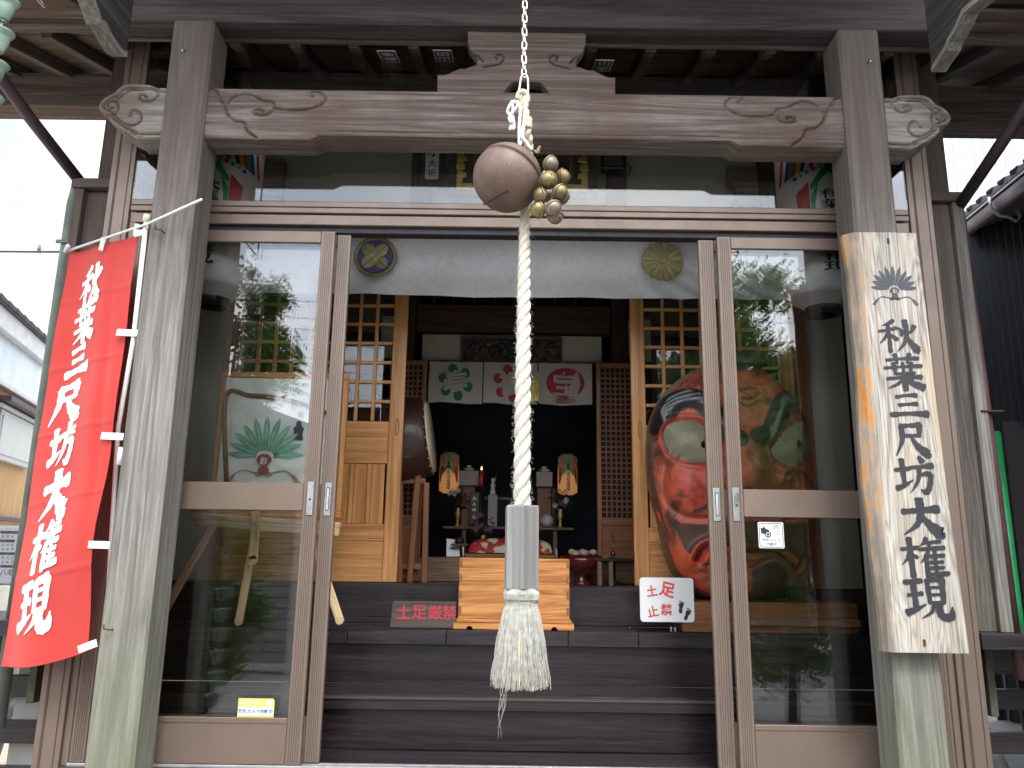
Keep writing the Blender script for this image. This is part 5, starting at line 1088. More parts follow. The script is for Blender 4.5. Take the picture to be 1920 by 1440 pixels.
MS=thing('mask_stand','low brown wooden block stand under the big red mask','stand',(1.53,4.8,.945)); box('stand_block',1.02,2.05,4.70,4.945,.947,1.12,'inner_wood',MS)
box('stand_rail',1.4,2.05,4.66,4.698,.99,1.03,'low_wood',MS)
# ---------------------------------------------------------------- offering box, signs, easel
OB=thing('offering_box','orange brown grained wooden offering box with finger joints on the top step','offering box',(.033,4.8,.947))
x0,x1=-.298,.357
box('front_board',x0,x1,4.70,4.722,1.005,1.352,'box_wood',OB); box('back_board',x0,x1,4.90,4.92,1.005,1.352,'box_wood',OB)
for xa in (x0,x1-.022): box('side_board',xa,xa+.022,4.7225,4.8995,1.005,1.350,'box_wood',OB,g='y')
for k in range(4):
    z0=1.03+k*.09
    for xa in (x0-.0005,x1-.0185): box('finger_joint',xa,xa+.019,4.6985,4.7005,z0,z0+.045,'inner_wood',OB,.0005,g='y')
box('lid_slat',x0+.024,x1-.024,4.74,4.76,1.335,1.352,'box_wood',OB); box('lid_slat',x0+.024,x1-.024,4.79,4.81,1.335,1.352,'box_wood',OB); box('lid_slat',x0+.024,x1-.024,4.84,4.86,1.335,1.352,'box_wood',OB)
box('base_moulding',x0-.01,x1+.01,4.690,4.93,.983,1.0045,'box_wood',OB,.003)
ft=[(x0-.025,.947),(x0-.025,.982),(x1+.025,.982),(x1+.025,.947)]
for c_ in (x1-.09,x0+.07): ft+= [(c_+.018*math.cos(a),.947+.018*math.sin(a)) for a in np.linspace(0,math.pi,9)]
prism('base_board',ft,4.68,4.94,'box_wood',OB,.002)
s=thing('no_shoes_board','dark wooden notice board with carved crimson characters left of the offering box','sign',(-.49,4.70,.947))
prism('board',[(-.695,.949),(-.31,.949),(-.31,1.098),(-.683,1.098)],4.70,4.72,'sign_dark',s)
for ch,x in (('土',-.618),('足',-.525),('厳',-.432),('禁',-.350)): text('character',ch,x,1.038,4.6985,.080,'red_paint',s,.008)
s=thing('white_no_shoes_sign','white sign with red characters and black footprints propped right of the steps','sign',(.93,4.69,.947))
prism('plate',roundrect(.930,1.128,.318,.252,.02),4.692,4.698,'sign_white',s,0)
for ch,x,z,h,r_ in (('土',.842,1.178,.062,.15),('足',.935,1.185,.086,-.22),('止',.845,1.062,.062,.2),('禁',.925,1.072,.066,-.05)): text('character',ch,x,z,4.6905,h,'sign_red',s,.03,rot=r_)
for x,z,r_ in ((1.010,1.085,-.15),(1.045,1.045,-.45)):
    c_,s__=math.cos(r_),math.sin(r_); f=lambda a,b: (x+a*c_-b*s__,z+a*s__+b*c_)
    sole=[(0,-.034),(.010,-.030),(.012,-.018),(.009,-.004),(.015,.012),(.013,.024),(.0,.028),(-.012,.022),(-.013,.008),(-.008,-.006),(-.009,-.024)]
    fp=sheet('footprint',[f(a,b) for a,b in [tuple(q) for q in cat(sole,3,closed=True)]],4.6906,'ink',s)
    for k in range(5): sheet('toe',[f(-.013+k*.0065+.0032*math.cos(q),.034-abs(k-1)*.002+.0038*math.sin(q)) for q in np.linspace(0,2*math.pi,8,endpoint=False)],4.6906,'ink',s)
for dx in (-.012,.012): box('clip',.955+dx,.965+dx,4.684,4.70,.949,.975,'chain_metal',s,.001,g='z')
EA=thing('display_easel','pale wooden easel with spread legs behind the left glass door','easel',(-1.5,4.5,.945))
Y=4.45
def atb(x,y,Y=4.45): return at(x,y,Y)
a,b=atb(368,966),atb(640,985); beam('ledge',(a.x,Y-.02,a.z),(b.x,Y-.02,b.z),.06,.03,'easel_wood',EA); a,b=atb(372,978),atb(640,998); beam('ledge_front',(a.x,Y-.06,a.z),(b.x,Y-.06,b.z),.02,.045,'easel_wood',EA)
def leg(name,p,q,w=.045,t=.02):
    l=beam(name,p,q,t,w,'easel_wood',EA,up=(1,0,0),bev=.004); d=(Vector(q)-Vector(p)).normalized(); r=lathe('rounded_end',[(0,-t/2),(w/2,-t/2),(w/2,t/2),(0,t/2)],'easel_wood',l,Matrix.Translation(q)@Matrix.Rotation(R_(90),4,'X'),16,False); 
    m=Vector(p).lerp(Vector(q),.45); tube('bolt_hole',[(m.x,m.y-t/2-.0015,m.z),(m.x,m.y-t/2+.002,m.z)],.005,'groove_line',l,8)
leg('leg',atb(400,985,4.47),atb(300,1160,4.40)); leg('leg',atb(578,985,4.47),atb(637,1163,4.40)); leg('leg',atb(480,930,4.37),atb(475,1050,4.37),.05); leg('rear_leg',atb(482,980,4.62),atb(448,1165,4.64))
PB=thing('crest_painting','pale framed panel with a green feather fan crest standing on the easel','painting',(-1.45,4.5,1.55))
c0=atb(495,850,4.47); xa,xb=at(392,960,4.5).x,at(640,960,4.5).x; za,zb=at(490,960,4.5).z,at(490,700,4.5).z
box('backing_panel',xa+.03,xb-.03,4.495,4.505,za+.01,zb-.03,'panel_pale',PB,.002); 
box('frame',xa,xb,4.485,4.52,zb-.03,zb+.005,'box_wood',PB); box('frame',xa,xb,4.485,4.52,za-.03,za+.009,'box_wood',PB)
for q in (xa,xb-.03): box('frame',q,q+.0295,4.486,4.519,za+.01,zb-.031,'box_wood',PB,g='z')
ar=[at(x,y,4.49) for x,y in ((425,905),(424,745),(470,742),(530,748),(600,768),(635,790))]; tube('arch_moulding',[tuple(q) for q in cat([(p.x,4.488,p.z) for p in ar],6)],.014,'inner_wood',PB,6)
fan(PB,c0.x,c0.z+.03,.40,4.49,'leaf_glaze','leaf_vein','gourd_red','paper_white','pink_line',.006,11)
f0=at(560,806,4.49); prism('small_figure',[(f0.x+a*.01,f0.z+b*.01) for a,b in ((-3,-6),(3,-6),(2.4,-2),(3.2,1),(1.6,2.2),(1.4,4.5),(0,5.6),(-1.4,4.5),(-1.6,2.2),(-3.2,1),(-2.4,-2))],4.485,4.49,'navy_wall',PB,0)
# stickers on the glass
s=thing('yellow_sticker','small yellow and white camera warning sticker low on the left glass door','sticker',(-1.217,3.97,.635)); q=3.9715
sheet('sheet',[(-1.304,.594),(-1.129,.594),(-1.129,.672),(-1.137,.681),(-1.304,.681)],q,'sticker_yellow',s); sheet('white_band',[(-1.300,.604),(-1.133,.604),(-1.133,.640),(-1.300,.640)],q-.0006,'sign_white',s); text('lettering','防犯カメラ作動中',-1.217,.622,q-.0012,.021,'sticker_blue',s,.03)
sheet('orange_edge',[(-1.300,.596),(-1.133,.596),(-1.133,.602),(-1.300,.602)],q-.0006,'lantern_yellow',s); sheet('badge',[(-1.155+.013*math.cos(a),.660+.013*math.sin(a)) for a in np.linspace(0,6.28,14,endpoint=False)],q-.0006,'sign_white',s); sheet('pale_line',[(-1.29,.660),(-1.21,.660),(-1.21,.666),(-1.29,.666)],q-.0006,'sign_white',s)
s=thing('white_sticker','white sticker with a camera symbol and REC on the right glass door','sticker',(1.323,3.97,1.495)); M_=Matrix.Rotation(0,4,'Y')
ccx,ccz=1.325,1.493; sheet('sheet',roundrect(ccx,ccz,.130,.130,.008),q,'sign_white',s)
fr=roundrect(ccx,ccz,.118,.118,.010); tube('border',[(a,q-.0008,b) for a,b in fr]+[(fr[0][0],q-.0008,fr[0][1])],.0016,'ink',s,4)
text('lettering','REC',ccx+.030,ccz+.042,q-.001,.010,'ink',s,0); text('lettering','防犯カメラ',ccx,ccz-.024,q-.001,.0165,'ink',s,.005,w=.088); text('lettering','作動中',ccx,ccz-.045,q-.001,.0155,'ink',s,.005); 
rr=roundrect(ccx+.030,ccz+.042,.045,.016,.007); tube('bubble',[(a,q-.0008,b) for a,b in rr]+[(rr[0][0],q-.0008,rr[0][1])],.0007,'ink',s,4)
text('lettering','24h\nSecurity\nSystem',ccx+.034,ccz+.012,q-.001,.026,'ink',s,0,w=.036)
sheet('camera_body',[(ccx-.050,ccz+.010),(ccx-.018,ccz-.002),(ccx-.008,ccz+.024),(ccx-.028,ccz+.034),(ccx-.036,ccz+.044),(ccx-.040,ccz+.036),(ccx-.052,ccz+.034)],q-.001,'ink',s)
lathe('lens_ring',[(.010,0),(.016,0)],'ink',s,Matrix.Translation((ccx-.016,q-.0016,ccz+.004))@Matrix.Rotation(R_(90),4,'X'),24,False); lathe('lens_gap',[(.0,0),(.0101,0)],'sign_white',s,Matrix.Translation((ccx-.016,q-.0016,ccz+.004))@Matrix.Rotation(R_(90),4,'X'),24,False); lathe('lens_dot',[(.0,0),(.0065,0)],'ink',s,Matrix.Translation((ccx-.016,q-.0020,ccz+.004))@Matrix.Rotation(R_(90),4,'X'),24,False)
# ---------------------------------------------------------------- inside the hall
nr_=thing('noren_curtain','three white noren cloths with green and red printed characters over the altar','noren',(0,5.96,2.5))
glyphs=[('寿','green_ink'),('福','crimson_ink'),('宝','crimson_ink')]
for k in range(3):
    xa=-.66+k*.435; xb=xa+.425; n1,n2=30,20; f=lambda u,v,l=0: Vector((xa+(xb-xa)*u,5.955-.012*math.sin(u*8+k)*v-.006*math.sin(u*19+v*3)-l,2.862-.335*v+.006*math.sin(u*5+k)*v))
    vs=[f(i/n1,j/n2) for j in range(n2+1) for i in range(n1+1)]; fs=[((j+1)*(n1+1)+i,(j+1)*(n1+1)+i+1,j*(n1+1)+i+1,j*(n1+1)+i) for j in range(n2) for i in range(n1)]; pan=mesh('cloth_panel',vs,fs,'noren_cloth',nr_,smooth=True,center=(xa+.2,5.955,2.7))
    g_,m_=glyphs[k]
    if k<2:
        for q in range(6):
            a=q*math.pi/3+.3; lobe=[(.5+(.27*math.cos(a)+.10*math.cos(t)*(1))*.9,.5+(.30*math.sin(a)+.115*math.sin(t))*1.1) for t in np.linspace(0,6.28,12,endpoint=False)]
            vs=[f(u,v,.006) for u,v in lobe]; mesh('print_lobe',vs,[list(range(12))],m_,pan,center=(xa+.2,5.955,2.7))
    else:
        vs=[f(.5+.36*math.cos(t),.48+.36*math.sin(t)*1.0,.006) for t in np.linspace(0,6.28,28,endpoint=False)]; mesh('print_oval',vs,[list(range(28))],m_,pan,center=(xa+.2,5.955,2.7))
        for z_ in (.86,.90,.94): mesh('print_line',[f(.3,z_,.007),f(.7,z_,.007),f(.66,z_+.015,.007),f(.34,z_+.015,.007)],[(0,1,2,3)],'crimson_ink',pan)
    vs,fs,tw,th=text_geo(g_,.03); mesh('print_character',[f(.5+a/tw*.46,.5-b/th*.58,.010) for a,b in vs],[q[::-1] for q in fs],'noren_cloth',pan,center=(xa+.2,5.955,2.7))
mesh('gold_foil',[(.12,5.925,2.56),(.19,5.93,2.62),(.17,5.925,2.72),(.21,5.93,2.80),(.213,5.925,2.55),(.1,5.928,2.55)],[(0,1,2),(2,3,4,1),(0,1,4,5)],'gold',nr_)
s=thing('carved_ranma_panel','dark carved transom plaque on the cream wall above the noren','carved panel',(0,6.0,3.0))
px_,pz_=np.meshgrid(np.linspace(-.40,.38,150),np.linspace(2.895,3.075,40),indexing='ij'); hh=np.zeros(px_.shape)
for _ in range(150): a,b,c_=rng.uniform(-.4,.38),rng.uniform(2.9,3.07),rng.uniform(.008,.022); hh=np.maximum(hh,.018*np.sqrt(np.clip(1-((px_-a)**2+(pz_-b)**2)/c_**2,0,1)))
vs=np.stack([px_,6.03-hh,pz_],-1).reshape(-1,3).tolist(); fs=[(i*40+j,(i+1)*40+j,(i+1)*40+j+1,i*40+j+1) for i in range(149) for j in range(39)]; pass
bronze('dark_carving',(.02,.02,.03),(.05,.04,.035),(.16,.10,.05),.3,.45)
mesh('carving',vs,fs,'dark_carving',s,center=(0,6.03,3.0),smooth=True)
for a,b,c_,d in ((-.42,.40,2.875,2.895),(-.42,.40,3.075,3.095)): box('frame',a,b,6.0,6.045,c_,d,'sign_dark',s)
for a in (-.42,.381): box('frame',a,a+.019,6.0,6.045,2.896,3.074,'sign_dark',s,g='z')
s=thing('taiko_drum','large dark red barrel drum on a stand left of the altar','drum',(-.72,5.72,1.9))
MD=Matrix.Translation((-.865,5.60,2.165))@Matrix.Rotation(R_(82),4,'Y')@Matrix.Rotation(R_(0),4,'X')
pf=[(.255,-.28)]+[(.255+.065*math.cos(a),.27*math.sin(a)) for a in np.linspace(-math.pi/2,math.pi/2,20)]+[(.255,.28)]; lathe('barrel',pf,'drum_body',s,MD,48)
lathe('drum_skin',[(0,0),(.25,0),(.262,-.012),(.262,-.04)],'drum_skin',s,MD@T(0,0,.285),40); lathe('drum_ring',[(.262,-.075),(.272,-.06),(.27,-.03),(.262,-.03)],'black_paint',s,MD@T(0,0,.285),40); 
for k in range(22): a=k*2*math.pi/22; q=MD@Vector((.264*math.cos(a),.264*math.sin(a),.26)); q2=MD@Vector((.274*math.cos(a),.274*math.sin(a),.26)); tube('stud',[q,q2],.007,'gold',s,6)
MD2=MD@T(0,0,.12)@Matrix.Rotation(R_(-90),4,'X')
s=thing('drum_stand','upright wooden ladder frame stand below the drum','stand',(-.8,5.6,1.17))
for (x0_,y0_),(x1_,y1_) in (((786,868),(768,1092)),((800,905),(796,1092)),((750,905),(750,1092))): a=at(x0_,y0_,5.5); b=at(x1_,y1_,5.5); beam('post',a,b,.03,.04,'inner_wood',s,up=(1,0,0))
for y_ in (902,1062): a=at(748,y_,5.52); b=at(798,y_,5.52); beam('crossbar',a,b,.03,.04,'inner_wood',s)
box('low_panel',at(748,1000,5.56).x,at(784,1000,5.56).x,5.56,5.575,1.20,1.56,'inner_wood',s)
# altar shelves and offerings
s=thing('altar_shelf','narrow wooden altar shelf across the navy alcove','shelf',(0,6.9,1.17)); box('shelf_board',-.585,.555,6.8,7.0,1.578,1.600,'low_wood',s); box('upper_board',-.24,.22,7.05,7.2,1.845,1.870,'low_wood',s)
for x in (-.40,.395): box('post',x-.018,x+.018,6.84,6.88,1.345,1.577,'low_wood',s,g='z'); box('post',x-.018,x+.018,7.1,7.14,1.6,1.96,'low_wood',s,g='z')
def lantern2(cx,label):
    s=thing('altar_lantern',label,'lantern',(cx,6.9,1.88)); pf=[(.05,0)]+[(.087+(.0012 if i%2 else -.001),.02+i*.0075) for i in range(43)]+[(.05,.36)]
    z0=1.89; lathe('paper_shade',pf,'paper_lit',s,T(cx,6.9,z0),32); lathe('cap',[(.0,.36),(.055,.36),(.05,.375),(0,.378)],'black_paint',s,T(cx,6.9,z0),20)
    RR=.0895
    def pt(name,pts,m,l): 
        vs=[(cx+(RR+l)*math.sin(a/RR),6.9-(RR+l)*math.cos(a/RR),z) for a,z in pts]; mesh(name,vs,[list(range(len(pts)))],m,s)
    pt('cord',[(-.012,2.14),(.012,2.14),(.012,2.22),(-.012,2.22)],'lantern_green',.001)
    for sg in (-1,1):
        pt('fan',[(sg*.02,2.20),(sg*.09,2.12),(sg*.10,1.99),(sg*.08,1.98),(sg*.05,2.08)],'lantern_red',.0015); pt('ribbon',[(sg*.0,2.15),(sg*.05,2.10),(sg*.05,2.05),(sg*.0,2.12)],'lantern_green',.002); pt('edge',[(sg*.07,2.22),(sg*.1,2.2),(sg*.1,2.17),(sg*.08,2.17)],'lantern_yellow',.002)
    for i,ch in enumerate('秋葉三尺坊大権現'):
        vs=[];fs=[]; zc=2.145-i*.0305; glyph_geo(ch,lambda u,v,l: (cx+(RR+l)*math.sin(u*.034/RR),6.9-(RR+l)*math.cos(u*.034/RR),zc+v*.029),1.3,vs,fs,off0=.003); mesh('character',vs,[f[::-1] for f in fs],'ink',s)
m,n,p,o=newmat('paper_lit'); ge=N(n,'ShaderNodeNewGeometry'); sp=N(n,'ShaderNodeSeparateXYZ'); L(n,ge.outputs['Position'],sp.inputs[0]); 
e=N(n,'ShaderNodeMapRange'); L(n,sp.outputs[2],e.inputs[0]); e.inputs[1].default_value=2.16; e.inputs[2].default_value=2.03
p.inputs['Base Color'].default_value=(.30,.26,.19,1); p.inputs['Roughness'].default_value=.8; p.inputs['Emission Color'].default_value=(1,.42,.12,1); L(n,math_(n,'MULTIPLY_ADD',e.outputs[0],.17,.01),p.inputs['Emission Strength'])
lantern2(-.55,'lit paper altar lantern hanging on the left side of the altar'); lantern2(.508,'lit paper altar lantern hanging on the right side of the altar')
for x,w,lab in ((-.372,.176,'white box on a small stand left on the altar, beside the red candle'),(.30,.14,'white box on a small stand right on the altar, beside the rope')):
    s=thing('white_offering_box',lab,'offering tray',(x,6.9,1.6)); box('box_face',x-w/2,x+w/2,6.84,7.0,1.957,2.085,'noren_cloth',s); box('stand_leg',x-.06,x+.06,6.9,6.98,1.60,1.956,'inner_wood',s,g='z')
    lathe('round_dish',[(0,0),(.03,0),(.05,.025),(.02,.03),(.025,.05),(0,.055)],'pale_stone',s,T(x,6.9,2.086),16)
for x,lab in ((-.256,'red candle with a flame left of the bell rope'),(.148,'red candle with a flame right of the bell rope')):
    s=thing('red_candle',lab,'candle',(x,6.75,1.6)); lathe('wax',[(0,0),(.016,0),(.021,.02),(.024,.13),(.018,.135),(0,.13)],'candle_red',s,T(x,6.75,1.945),20); lathe('flame',[(0,0),(.006,.008),(.005,.02),(0,.036)],'flame',s,T(x,6.75,2.082),10); lathe('candlestick',[(0,0),(.035,0),(.03,.01),(.008,.02),(.007,.3),(.03,.33),(.032,.34),(0,.343)],'black_paint',s,T(x,6.75,1.601),16)
def vase(x,y,z,label,fl='white_flower',h=.22):
    s=thing('flower_vase',label,'vase',(x,y,z)); lathe('vase_body',[(0,0),(.028,0),(.022,.01),(.012,.03),(.02,.07),(.03,.10),(.02,.14),(.026,.16),(.0,.16)],'gold',s,T(x,y,z),16)
    vs=[];fs=[]; R1=random.Random(x)
    for i in range(90):
        c=Vector((x+R1.gauss(0,.045),y+R1.gauss(0,.03),z+.16+abs(R1.gauss(.07,.05)))); d=Vector((R1.gauss(0,1),R1.gauss(0,1),R1.gauss(0,1))).normalized(); e=d.orthogonal().normalized()*.008; b=len(vs); vs+=[c-d*.018,c+e,c+d*.018,c-e]; fs.append((b,b+1,b+2,b+3))
    stuff(mesh('leaves',vs,fs,'leaf_dark',s))
    for i in range(6):
        c=(x+R1.gauss(0,.04),y-.03+R1.gauss(0,.015),z+.18+abs(R1.gauss(.05,.04))); vs=[];fs=[]
        for k in range(6): a=k*1.047; vs+=[(c[0],c[1],c[2]),(c[0]+.02*math.cos(a-.4),c[1]-.004,c[2]+.02*math.sin(a-.4)),(c[0]+.026*math.cos(a),c[1]-.008,c[2]+.026*math.sin(a)),(c[0]+.02*math.cos(a+.4),c[1]-.004,c[2]+.02*math.sin(a+.4))]; fs.append((4*k,4*k+1,4*k+2,4*k+3))
        mesh('flower',vs,fs,fl if i%3 else 'pink_flower',s)
vase(-.46,6.85,1.601,'vase of white flowers under the left altar lantern'); vase(.44,6.85,1.601,'vase of white flowers under the right altar lantern'); vase(-.22,6.5,1.36,'low brass vase of mixed flowers behind the cushion, left','pink_flower'); vase(.155,6.5,1.36,'low brass vase of mixed flowers behind the cushion, right','pink_flower')
s=thing('memorial_tablet','black tablet with gold lettering standing on the altar shelf','tablet',(-.315,6.82,1.601)); box('tablet_face',-.36,-.27,6.80,6.83,1.615,1.895,'black_paint',s,g='z'); box('tablet_base',-.375,-.255,6.79,6.85,1.601,1.6145,'black_paint',s)
for ch,z in (('大',1.84),('人',1.79),('申',1.74),('心',1.68)): text('gold_character',ch,-.315,z,6.7985,.034,'gold',s,.02)
s=thing('white_figurine','small white guardian figurine on a tall pale pedestal on the altar','figurine',(-.155,6.8,1.601)); box('pedestal',-.195,-.115,6.80,6.87,1.601,1.87,'noren_cloth',s,g='z'); lathe('figure',[(0,0),(.03,.0),(.026,.03),(.018,.06),(.024,.09),(.012,.11),(.017,.13),(.012,.15),(0,.155)],'porcelain',s,T(-.155,6.83,1.871),18); tube('sword',[(-.14,6.80,1.97),(-.125,6.8,2.06)],.003,'steel',s,6)
s=thing('white_shell_ornament','round white fluffy ornament on the right of the altar shelf','ornament',(.325,6.84,1.601)); vs=[];fs=[]
lathe('ornament_body',[(0,0),(.04,.005),(.058,.04),(.052,.085),(.025,.11),(0,.112)],'porcelain',s,T(.325,6.86,1.602),20)
s=thing('brocade_cushion','red and cream floral brocade cushion on a low stand behind the offering box','cushion',(.005,6.0,1.345))
def cushm():
    m,n,p,o=newmat('brocade'); v=objvec(n,(1,1,1),False); w=N(n,'ShaderNodeTexVoronoi'); w.inputs['Scale'].default_value=11; L(n,v,w.inputs['Vector']); f=math_(n,'ADD',w.outputs['Distance'],math_(n,'MULTIPLY',noise(n,v,26,3),.5)); c=ramp(n,f,[(.60,(.52,.45,.27)),(.70,(.44,.36,.20)),(.76,(.30,.010,.015)),(.95,(.36,.012,.018))]); L(n,c,p.inputs['Base Color']); p.inputs['Roughness'].default_value=.7; bump(n,p,f,.5,.01)
cushm()
vs=[];fs=[]
for j in range(17):
    for i in range(33):
        u=-1+i/16; v=-1+j/8; e=(max(0,1-abs(u)**4)*max(0,1-abs(v)**4))**.35; vs.append((.005+u*.325*(1-.02*abs(v)),6.02+v*.20,1.368+.012+.11*e))
for j in range(16):
    for i in range(32): a=j*33+i; fs.append((a,a+1,a+34,a+33))
mesh('cushion_top',vs,fs,'brocade',s,smooth=True,center=(0,6.02,1.4)); box('cushion_stand',-.33,.34,5.82,6.22,1.345,1.372,'inner_wood',s)
for x in (-.345,.345): tube('tassel',[(x,5.82,1.42),(x+.004,5.82,1.35)],.004,'paper_white',s,6)
s=thing('offering_bowl','red lacquered footed bowl heaped with pale round offerings, right of the box','bowl',(.52,5.7,1.165)); lathe('bowl',[(0,.0),(.07,0),(.06,.02),(.03,.05),(.04,.08),(.12,.12),(.155,.17),(.15,.21),(.14,.17),(0,.16)],'red_lacquer',s,T(.52,5.7,1.162),32)
for k in range(9): a=k*.7; lathe('offering',[(0,-.026),(.022,-.015),(.03,0),(.022,.016),(0,.026)],'cream_bead',s,T(.52+.10*math.cos(a)*(.3+.08*k)*1.1,5.68+.05*math.sin(a),1.38+.006*(k%3)),12)
s=thing('black_incense_stand','black lacquer stick stand with a red ball at the right inside the hall','stand',(.745,5.7,1.165)); lathe('stick_stand',[(0,0),(.05,0),(.045,.02),(.02,.04),(.018,.16),(.04,.17),(.045,.19),(.03,.2),(0,.2)],'black_paint',s,T(.745,5.68,1.162),20); lathe('red_ball',[(0,-.02),(.018,-.01),(.02,.0),(.014,.014),(.006,.02),(.004,.12),(.007,.13),(.004,.15),(0,.15)],'red_lacquer',s,T(.745,5.68,1.385),16)
s=thing('low_side_table','small dark side table at the right inside the hall','table',(.7,5.6,1.165)); box('table_top',.60,.98,5.55,5.75,1.335,1.355,'black_paint',s)
for x in (.62,.70): box('table_leg',x,x+.03,5.56,5.60,1.165,1.334,'low_wood',s,g='z')
s=thing('white_card','white paper card leaning on a dark rack left of the cushion','card',(-.42,6.3,1.35)); mesh('card',[(-.505,6.30,1.345),(-.40,6.32,1.345),(-.405,6.345,1.475),(-.51,6.325,1.485)],[(0,1,2,3)],'sign_white',s); box('rack_bar',-.47,-.33,6.24,6.28,1.43,1.445,'inner_wood',s); lathe('small_urn',[(0,0),(.03,0),(.04,.02),(.03,.045),(.01,.05),(0,.06)],'dark_bronze',s,T(-.40,6.26,1.446),16)
# ---------------------------------------------------------------- neighbours seen beside the hall
def corr_wall(name,x0,x1,y,z0,z1,mat,parent,pitch,depth=.02,M=None,seg=4):
    """corrugated sheet in local x-z, facing -y"""
    n=int((x1-x0)/pitch*seg); vs=[];fs=[]
    for i in range(n+1):
        x=x0+(x1-x0)*i/n; d=depth*math.sin(2*math.pi*i/seg); vs+=[(x,y+d,z0),(x,y+d,z1)]
    for i in range(n): fs.append((2*i,2*i+2,2*i+3,2*i+1))
    return mesh(name,vs,fs,mat,parent,M)
# left house: its long wall runs away from the street
HL=thing('neighbour_house','two storey tan neighbour house with rusty corrugated upper wall and a grey window, far left','house',(-7.6,12,0))
p0=at(-60,975,9.2); p1=at(150,985,14.5); ux=Vector((p1.x-p0.x,p1.y-p0.y,0)); LL=ux.length; ux.normalize()
def hz_(px,py):   # wall point seen at a pixel
    d=CR@Vector(((px-960)/FPX,(720-py)/FPX,-1)); nrm=Vector((ux.y,-ux.x,0)); t=(Vector((p0.x,p0.y,0))-CAM).dot(nrm)/d.dot(nrm); q=CAM+d*t; return (q-Vector((p0.x,p0.y,0))).dot(ux),q.z
MH=Matrix((ux,Vector((-ux.y,ux.x,0)),Vector((0,0,1)))).transposed().to_4x4(); MH.translation=(p0.x,p0.y,0)
zt=hz_(20,640)[1]; zm=hz_(20,738)[1]; ze=hz_(20,770)[1]; zb=hz_(30,975)[1]
corr_wall('upper_cladding',-3,LL,0,zm+.05,zt+.05,'corrugated_pale',HL,.14,.022,MH@T(0,0,0)); corr_wall('lower_cladding',-3,LL,0.01,.4,zm,'corrugated_tan',HL,.09,.010,MH)
put(boxmesh(LL+3.2,.10,.07,.01),'sill_trim','fascia_white',HL,MH@T(LL/2-1.5,-.03,zm+.03)); put(boxmesh(LL+3.3,.10,.26,.01),'fascia','fascia_white',HL,MH@T(LL/2-1.5,-.05,zt+.13)); put(boxmesh(LL+3.4,.08,.05,.01),'eave_gutter','pipe_dark',HL,MH@T(LL/2-1.5,-.09,zt+.285))
for k in range(34): put(boxmesh(.29,.34,.05,.008),'roof_tile','roof_tile',HL,MH@T(-2.9+k*.3,-.02,zt+.335)@Matrix.Rotation(R_(18),4,'X')@Matrix.Rotation(R_(3),4,'Y'))
put(boxmesh(LL+3.2,5,.05,0),'roof_plane','roof_tile',HL,MH@T(LL/2-1.5,2.4,zt+1.06)@Matrix.Rotation(R_(18),4,'X'))
put(boxmesh(LL+3.0,5.5,zt-.3,0),'house_body','corrugated_tan',HL,MH@T(LL/2-1.5,2.80,(zt-.3)/2+.3))
u0,za_=hz_(-20,862); u1,zb_2=hz_(57,790); zw0=hz_(20,862)[1]; zw1=hz_(20,788)[1]
put(boxmesh(u1-u0+.10,.08,zw1-zw0+.12,.01),'window_frame','window_frame_grey',HL,MH@T((u0+u1)/2,-.03,(zw0+zw1)/2)); put(boxmesh(u1-u0-.02,.02,zw1-zw0-.02,0),'window_blind','window_blind',HL,MH@T((u0+u1)/2,-.075,(zw0+zw1)/2))
put(boxmesh(u1-u0+.6,.22,.07,.01),'window_hood','pipe_dark',HL,MH@T((u0+u1)/2,-.12,zw1+.16)); put(boxmesh(u1-u0+.5,.12,.05,.01),'shutter_track','window_frame_grey',HL,MH@T((u0+u1)/2,-.06,zw1+.09)); put(boxmesh(LL+3,.16,.35,.01),'footing','concrete',HL,MH@T(LL/2-1.5,-.03,.2))
put(boxmesh(LL+3,.06,.06,.01),'dark_band','pipe_dark',HL,MH@T(LL/2-1.5,-.04,zb))
s=thing('stone_monument','grey engraved granite monument at the far left edge behind the banner','monument',(-5,7.2,0))
a,b=at(-40,985,7.2),at(28,1097,7.2); box('granite_slab',a.x,b.x,7.2,7.4,b.z,a.z,'stone',s,.015,g='z'); box('pale_base',a.x-.2,at(18,1150,7.1).x,7.1,7.6,.0,b.z-.002,'pale_stone',s,.01)
for k in range(3):
    for j in range(9): p=at(22-k*9,998+j*8,7.19); text('engraving','一大寺水月山川石'[(k*3+j)%8],p.x,p.z,7.198,.024,'groove_dark',s,.01)
p=at(12,1073,7.19); text('engraving','八毛',p.x,p.z,7.197,.06,'groove_dark',s,.01)
s=thing('overhead_cable','thin blue black cable strung across the sky at the left','cable',tuple(at(60,472,12))); tube('strand',[at(-200,471,12),at(-60,471,12),at(60,472,12),at(128,472,12),at(300,474,12)],.018,'cable',s,6)
s=thing('perched_bird','tiny brown bird perched on the cable at the left','bird',tuple(at(73,469,12))); c=at(73.5,466,12)
lathe('body',[(0,-.05),(.02,-.04),(.032,-.01),(.03,.02),(.02,.04),(.022,.055),(.015,.07),(0,.075)],'bird_feather',s,T(*c),12); tube('tail',[tuple(c+Vector((.0,0,-.03))),tuple(c+Vector((.03,0,-.09)))],.008,'bird_feather',s,6)
